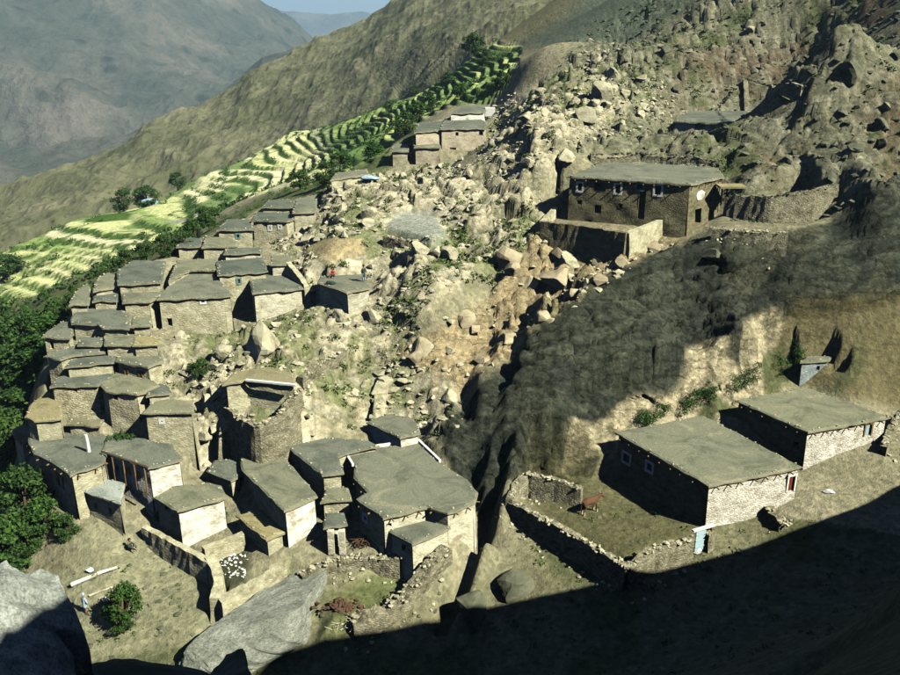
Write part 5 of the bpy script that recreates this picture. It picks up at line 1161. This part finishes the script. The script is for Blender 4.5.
def person(q, rz, label, cloth, pose='stand', s=1.0, low=None):
    root = empty('person', q, label=label, cat='person'); root.rotation_euler = (0, 0, rz); root.scale = (s, s, s)
    if pose == 'stand':
        hip, kn, an, toe = .92, .50, .08, .04
        J = [((0, 0, .95), .13), ((0, 0, 1.18), .125), ((0, 0, 1.38), .12), ((0, -.01, 1.50), .05), ((0, -.03, 1.56), .05),
             ((.1, 0, .86), .085), ((.11, -.03, kn), .06), ((.12, .02, an), .04), ((.13, -.14, toe), .035),
             ((-.1, 0, .86), .085), ((-.12, .02, kn), .06), ((-.13, .06, an), .04), ((-.14, -.1, toe), .035),
             ((.19, 0, 1.38), .055), ((.27, -.02, 1.10), .042), ((.25, -.16, .88), .032), ((-.19, 0, 1.38), .055), ((-.27, 0, 1.10), .042), ((-.26, -.12, .86), .032)]
        hd = (0, -.04, 1.66)
    else:
        J = [((0, 0, .14), .14), ((0, -.03, .36), .13), ((0, -.06, .55), .12), ((0, -.08, .66), .05), ((0, -.1, .72), .05),
             ((.1, -.06, .13), .09), ((.16, -.42, .38), .06), ((.15, -.52, .08), .04), ((.15, -.66, .05), .035),
             ((-.1, -.06, .13), .09), ((-.16, -.42, .38), .06), ((-.15, -.52, .08), .04), ((-.15, -.66, .05), .035),
             ((.19, -.06, .54), .055), ((.24, -.22, .36), .042), ((.1, -.40, .40), .032), ((-.19, -.06, .54), .055), ((-.24, -.22, .36), .042), ((-.1, -.4, .40), .032)]
        hd = (0, -.12, .83)
    E = [(0, 1), (1, 2), (2, 3), (3, 4), (0, 5), (5, 6), (6, 7), (7, 8), (0, 9), (9, 10), (10, 11), (11, 12), (2, 13), (13, 14), (14, 15), (2, 16), (16, 17), (17, 18)]
    J.append(((hd[0], hd[1] + .01, hd[2]), (.095, .11))); E.append((4, len(J) - 1)); J.append(((hd[0], hd[1], hd[2] + .09), .075)); E.append((len(J) - 2, len(J) - 1))
    nose = len(J); J.append(((hd[0], hd[1] - .12, hd[2]), .02)); E.append((nose - 2, nose))
    for k, w_ in ((15, 1), (18, -1)):
        hx, hy, hz_ = J[k][0]; p0 = len(J); J.append(((hx, hy - .05, hz_ - .05), .028)); E.append((k, p0))
        for j in range(4): J.append(((hx + (j - 1.5) * .022, hy - .08, hz_ - .12 - .01 * (j in (1, 2))), .009)); E.append((p0, len(J) - 1))
        J.append(((hx - w_ * .05, hy - .07, hz_ - .06), .010)); E.append((p0, len(J) - 1))
    body = skin('body', J, E, 'skin', root, 0, 1)
    # robe follows the trunk and upper limbs
    if pose == 'stand':
        rob = [((0, 0, 1.43), (.11, .09)), ((0, 0, 1.30), (.20, .14)), ((0, 0, 1.0), (.17, .15)), ((0, 0, .7), (.2, .18)), ((0, 0, .42), (.22, .2))]
        arms = [[((.17, 0, 1.37), .08), ((.28, -.02, 1.10), .07), ((.26, -.13, .92), .065)], [((-.17, 0, 1.37), .08), ((-.28, 0, 1.10), .07), ((-.265, -.09, .90), .065)]]
    else:
        rob = [((0, -.06, .6), (.11, .09)), ((0, -.05, .48), (.2, .14)), ((0, -.02, .28), (.18, .16)), ((0, 0, .12), (.22, .18))]
        arms = [[((.17, -.06, .54), .08), ((.25, -.22, .36), .07), ((.14, -.36, .39), .06)], [((-.17, -.06, .54), .08), ((-.25, -.22, .36), .07), ((-.14, -.36, .39), .06)]]
    J = list(rob); E = [(i, i + 1) for i in range(len(rob) - 1)]
    for ar in arms:
        p0 = len(J); J += ar; E += [(1, p0), (p0, p0 + 1), (p0 + 1, p0 + 2)]
    skin('robe', J, E, cloth, root, 1, 1)
    if low:
        if pose == 'stand': L_ = [((.1, 0, .8), .1), ((.11, -.03, .45), .085), ((.12, .02, .13), .07)]
        else: L_ = [((.1, -.08, .14), .11), ((.16, -.42, .38), .08), ((.15, -.51, .13), .065)]
        J = [((0, L_[0][0][1], L_[0][0][2] + .04), .12)] + L_ + [((-x, y, z_), r_) for (x, y, z_), r_ in L_]; skin('trousers', J, [(0, 1), (1, 2), (2, 3), (0, 4), (4, 5), (5, 6)], low, root, 0, 1)
    m = bmesh.new(); bmesh.ops.create_icosphere(m, subdivisions=2, radius=.125)
    for v in m.verts:
        v.co.y = v.co.y * 1.05 + .025; v.co.z = v.co.z * 1.1 + .04
    bmesh.ops.delete(m, geom=[v for v in m.verts if v.co.y < -.06 and v.co.z < .08], context='VERTS'); me = bpy.data.meshes.new('hair'); m.to_mesh(me); m.free(); h_ = link('headscarf' if low is None else 'hair', me, M['hair'] if low else M[cloth], root); h_.location = hd
    return root
q = P(364, 281.5, -23.45); person(q, R(40), 'person in dark green clothes standing on the little roof edge', 'cloth_dark', s=.92, low='cloth_blue')
q = P(333.5, 276.6, -23.45); person(q, R(-20), 'person in red top sitting at the back of the little roof', 'cloth_red', 'sit', 1.0, 'cloth_dark')
q = ground_hit(86, 613); person(q, R(150), 'person in pale blue clothes standing in the dusty clearing', 'cloth_blue', s=.9)
q = ground_hit(130, 552); person(q, R(70), 'person in dark clothes sitting on the path beside the annexe', 'cloth_dark', 'sit', 1.0, 'cloth_dark')
def cow(q, rz, label):
    root = empty('cow', q, label=label, cat='cow'); root.rotation_euler = (0, 0, rz)
    J = [((0, .55, 1.05), (.24, .25)), ((0, .1, 1.0), (.29, .31)), ((0, -.4, 1.02), (.25, .30)), ((0, -.68, 1.16), (.14, .2)), ((0, -.95, 1.30), (.12, .14)), ((0, -1.15, 1.18), (.09, .1)), ((0, -1.34, 1.05), (.065, .07)),
         ((.17, .62, .85), .13), ((.18, .52, .62), .085), ((.17, .72, .42), .05), ((.17, .66, .07), .045), ((-.17, .62, .85), .13), ((-.18, .54, .62), .085), ((-.17, .74, .42), .05), ((-.17, .70, .07), .045),
         ((.15, -.45, .78), .1), ((.16, -.44, .45), .055), ((.16, -.46, .07), .045), ((-.15, -.42, .78), .1), ((-.16, -.5, .45), .055), ((-.16, -.54, .07), .045),
         ((0, .82, 1.15), .04), ((0, .90, .8), .02), ((0, .88, .48), .035), ((.17, -.98, 1.33), .03), ((-.17, -.98, 1.33), .03)]
    E = [(0, 1), (1, 2), (2, 3), (3, 4), (4, 5), (5, 6), (0, 7), (7, 8), (8, 9), (9, 10), (0, 11), (11, 12), (12, 13), (13, 14), (2, 15), (15, 16), (16, 17), (2, 18), (18, 19), (19, 20), (0, 21), (21, 22), (22, 23), (4, 24), (4, 25)]
    skin('body', J, E, 'cow', root, 1, 2)
    for s_ in (1, -1):
        b_ = MB(); b_.tube([(s_ * .07, -.98, 1.40), (s_ * .17, -1.0, 1.46), (s_ * .2, -1.02, 1.6)], [.03, .022, .006], 6); b_.build('horn', M['horn'], root)
    for (x, y) in ((.17, .66), (-.17, .70), (.16, -.46), (-.16, -.54)):
        b_ = MB(); b_.tube([(x, y, 0), (x, y, .09), (x, y, .26)], [.07, .055, .062], 8); b_.build('lower_leg', M['cowpale'], root)
    return root
q = ground_hit(590, 513); cow(q, R(120), 'red-brown cow with pale lower legs standing in the farmhouse yard')

# ------------------------------------------------------------------ haze
x0, x1, y0, y1, zb_, zt_ = -15000, 15000, -7000, 17000, -761.5, 900
b_ = MB(); b_.box(((x0 + x1) / 2, (y0 + y1) / 2, (zb_ + zt_) / 2), ((x1 - x0) / 2, 0, 0), (0, (y1 - y0) / 2, 0), (0, 0, (zt_ - zb_) / 2))
hm_ = bpy.data.materials.new('valley_air'); hm_.use_nodes = True; n = hm_.node_tree; n.nodes.remove(n.nodes['Principled BSDF'])
pv = n.nodes.new('ShaderNodeVolumePrincipled'); pv.inputs['Density'].default_value = 0.00015; pv.inputs['Color'].default_value = (.50, .74, 1.0, 1); pv.inputs['Anisotropy'].default_value = 0.1
n.links.new(pv.outputs[0], n.nodes['Material Output'].inputs['Volume'])
tag(b_.build('haze', hm_), 'thin blue haze filling the valley air', 'haze', kind='stuff')
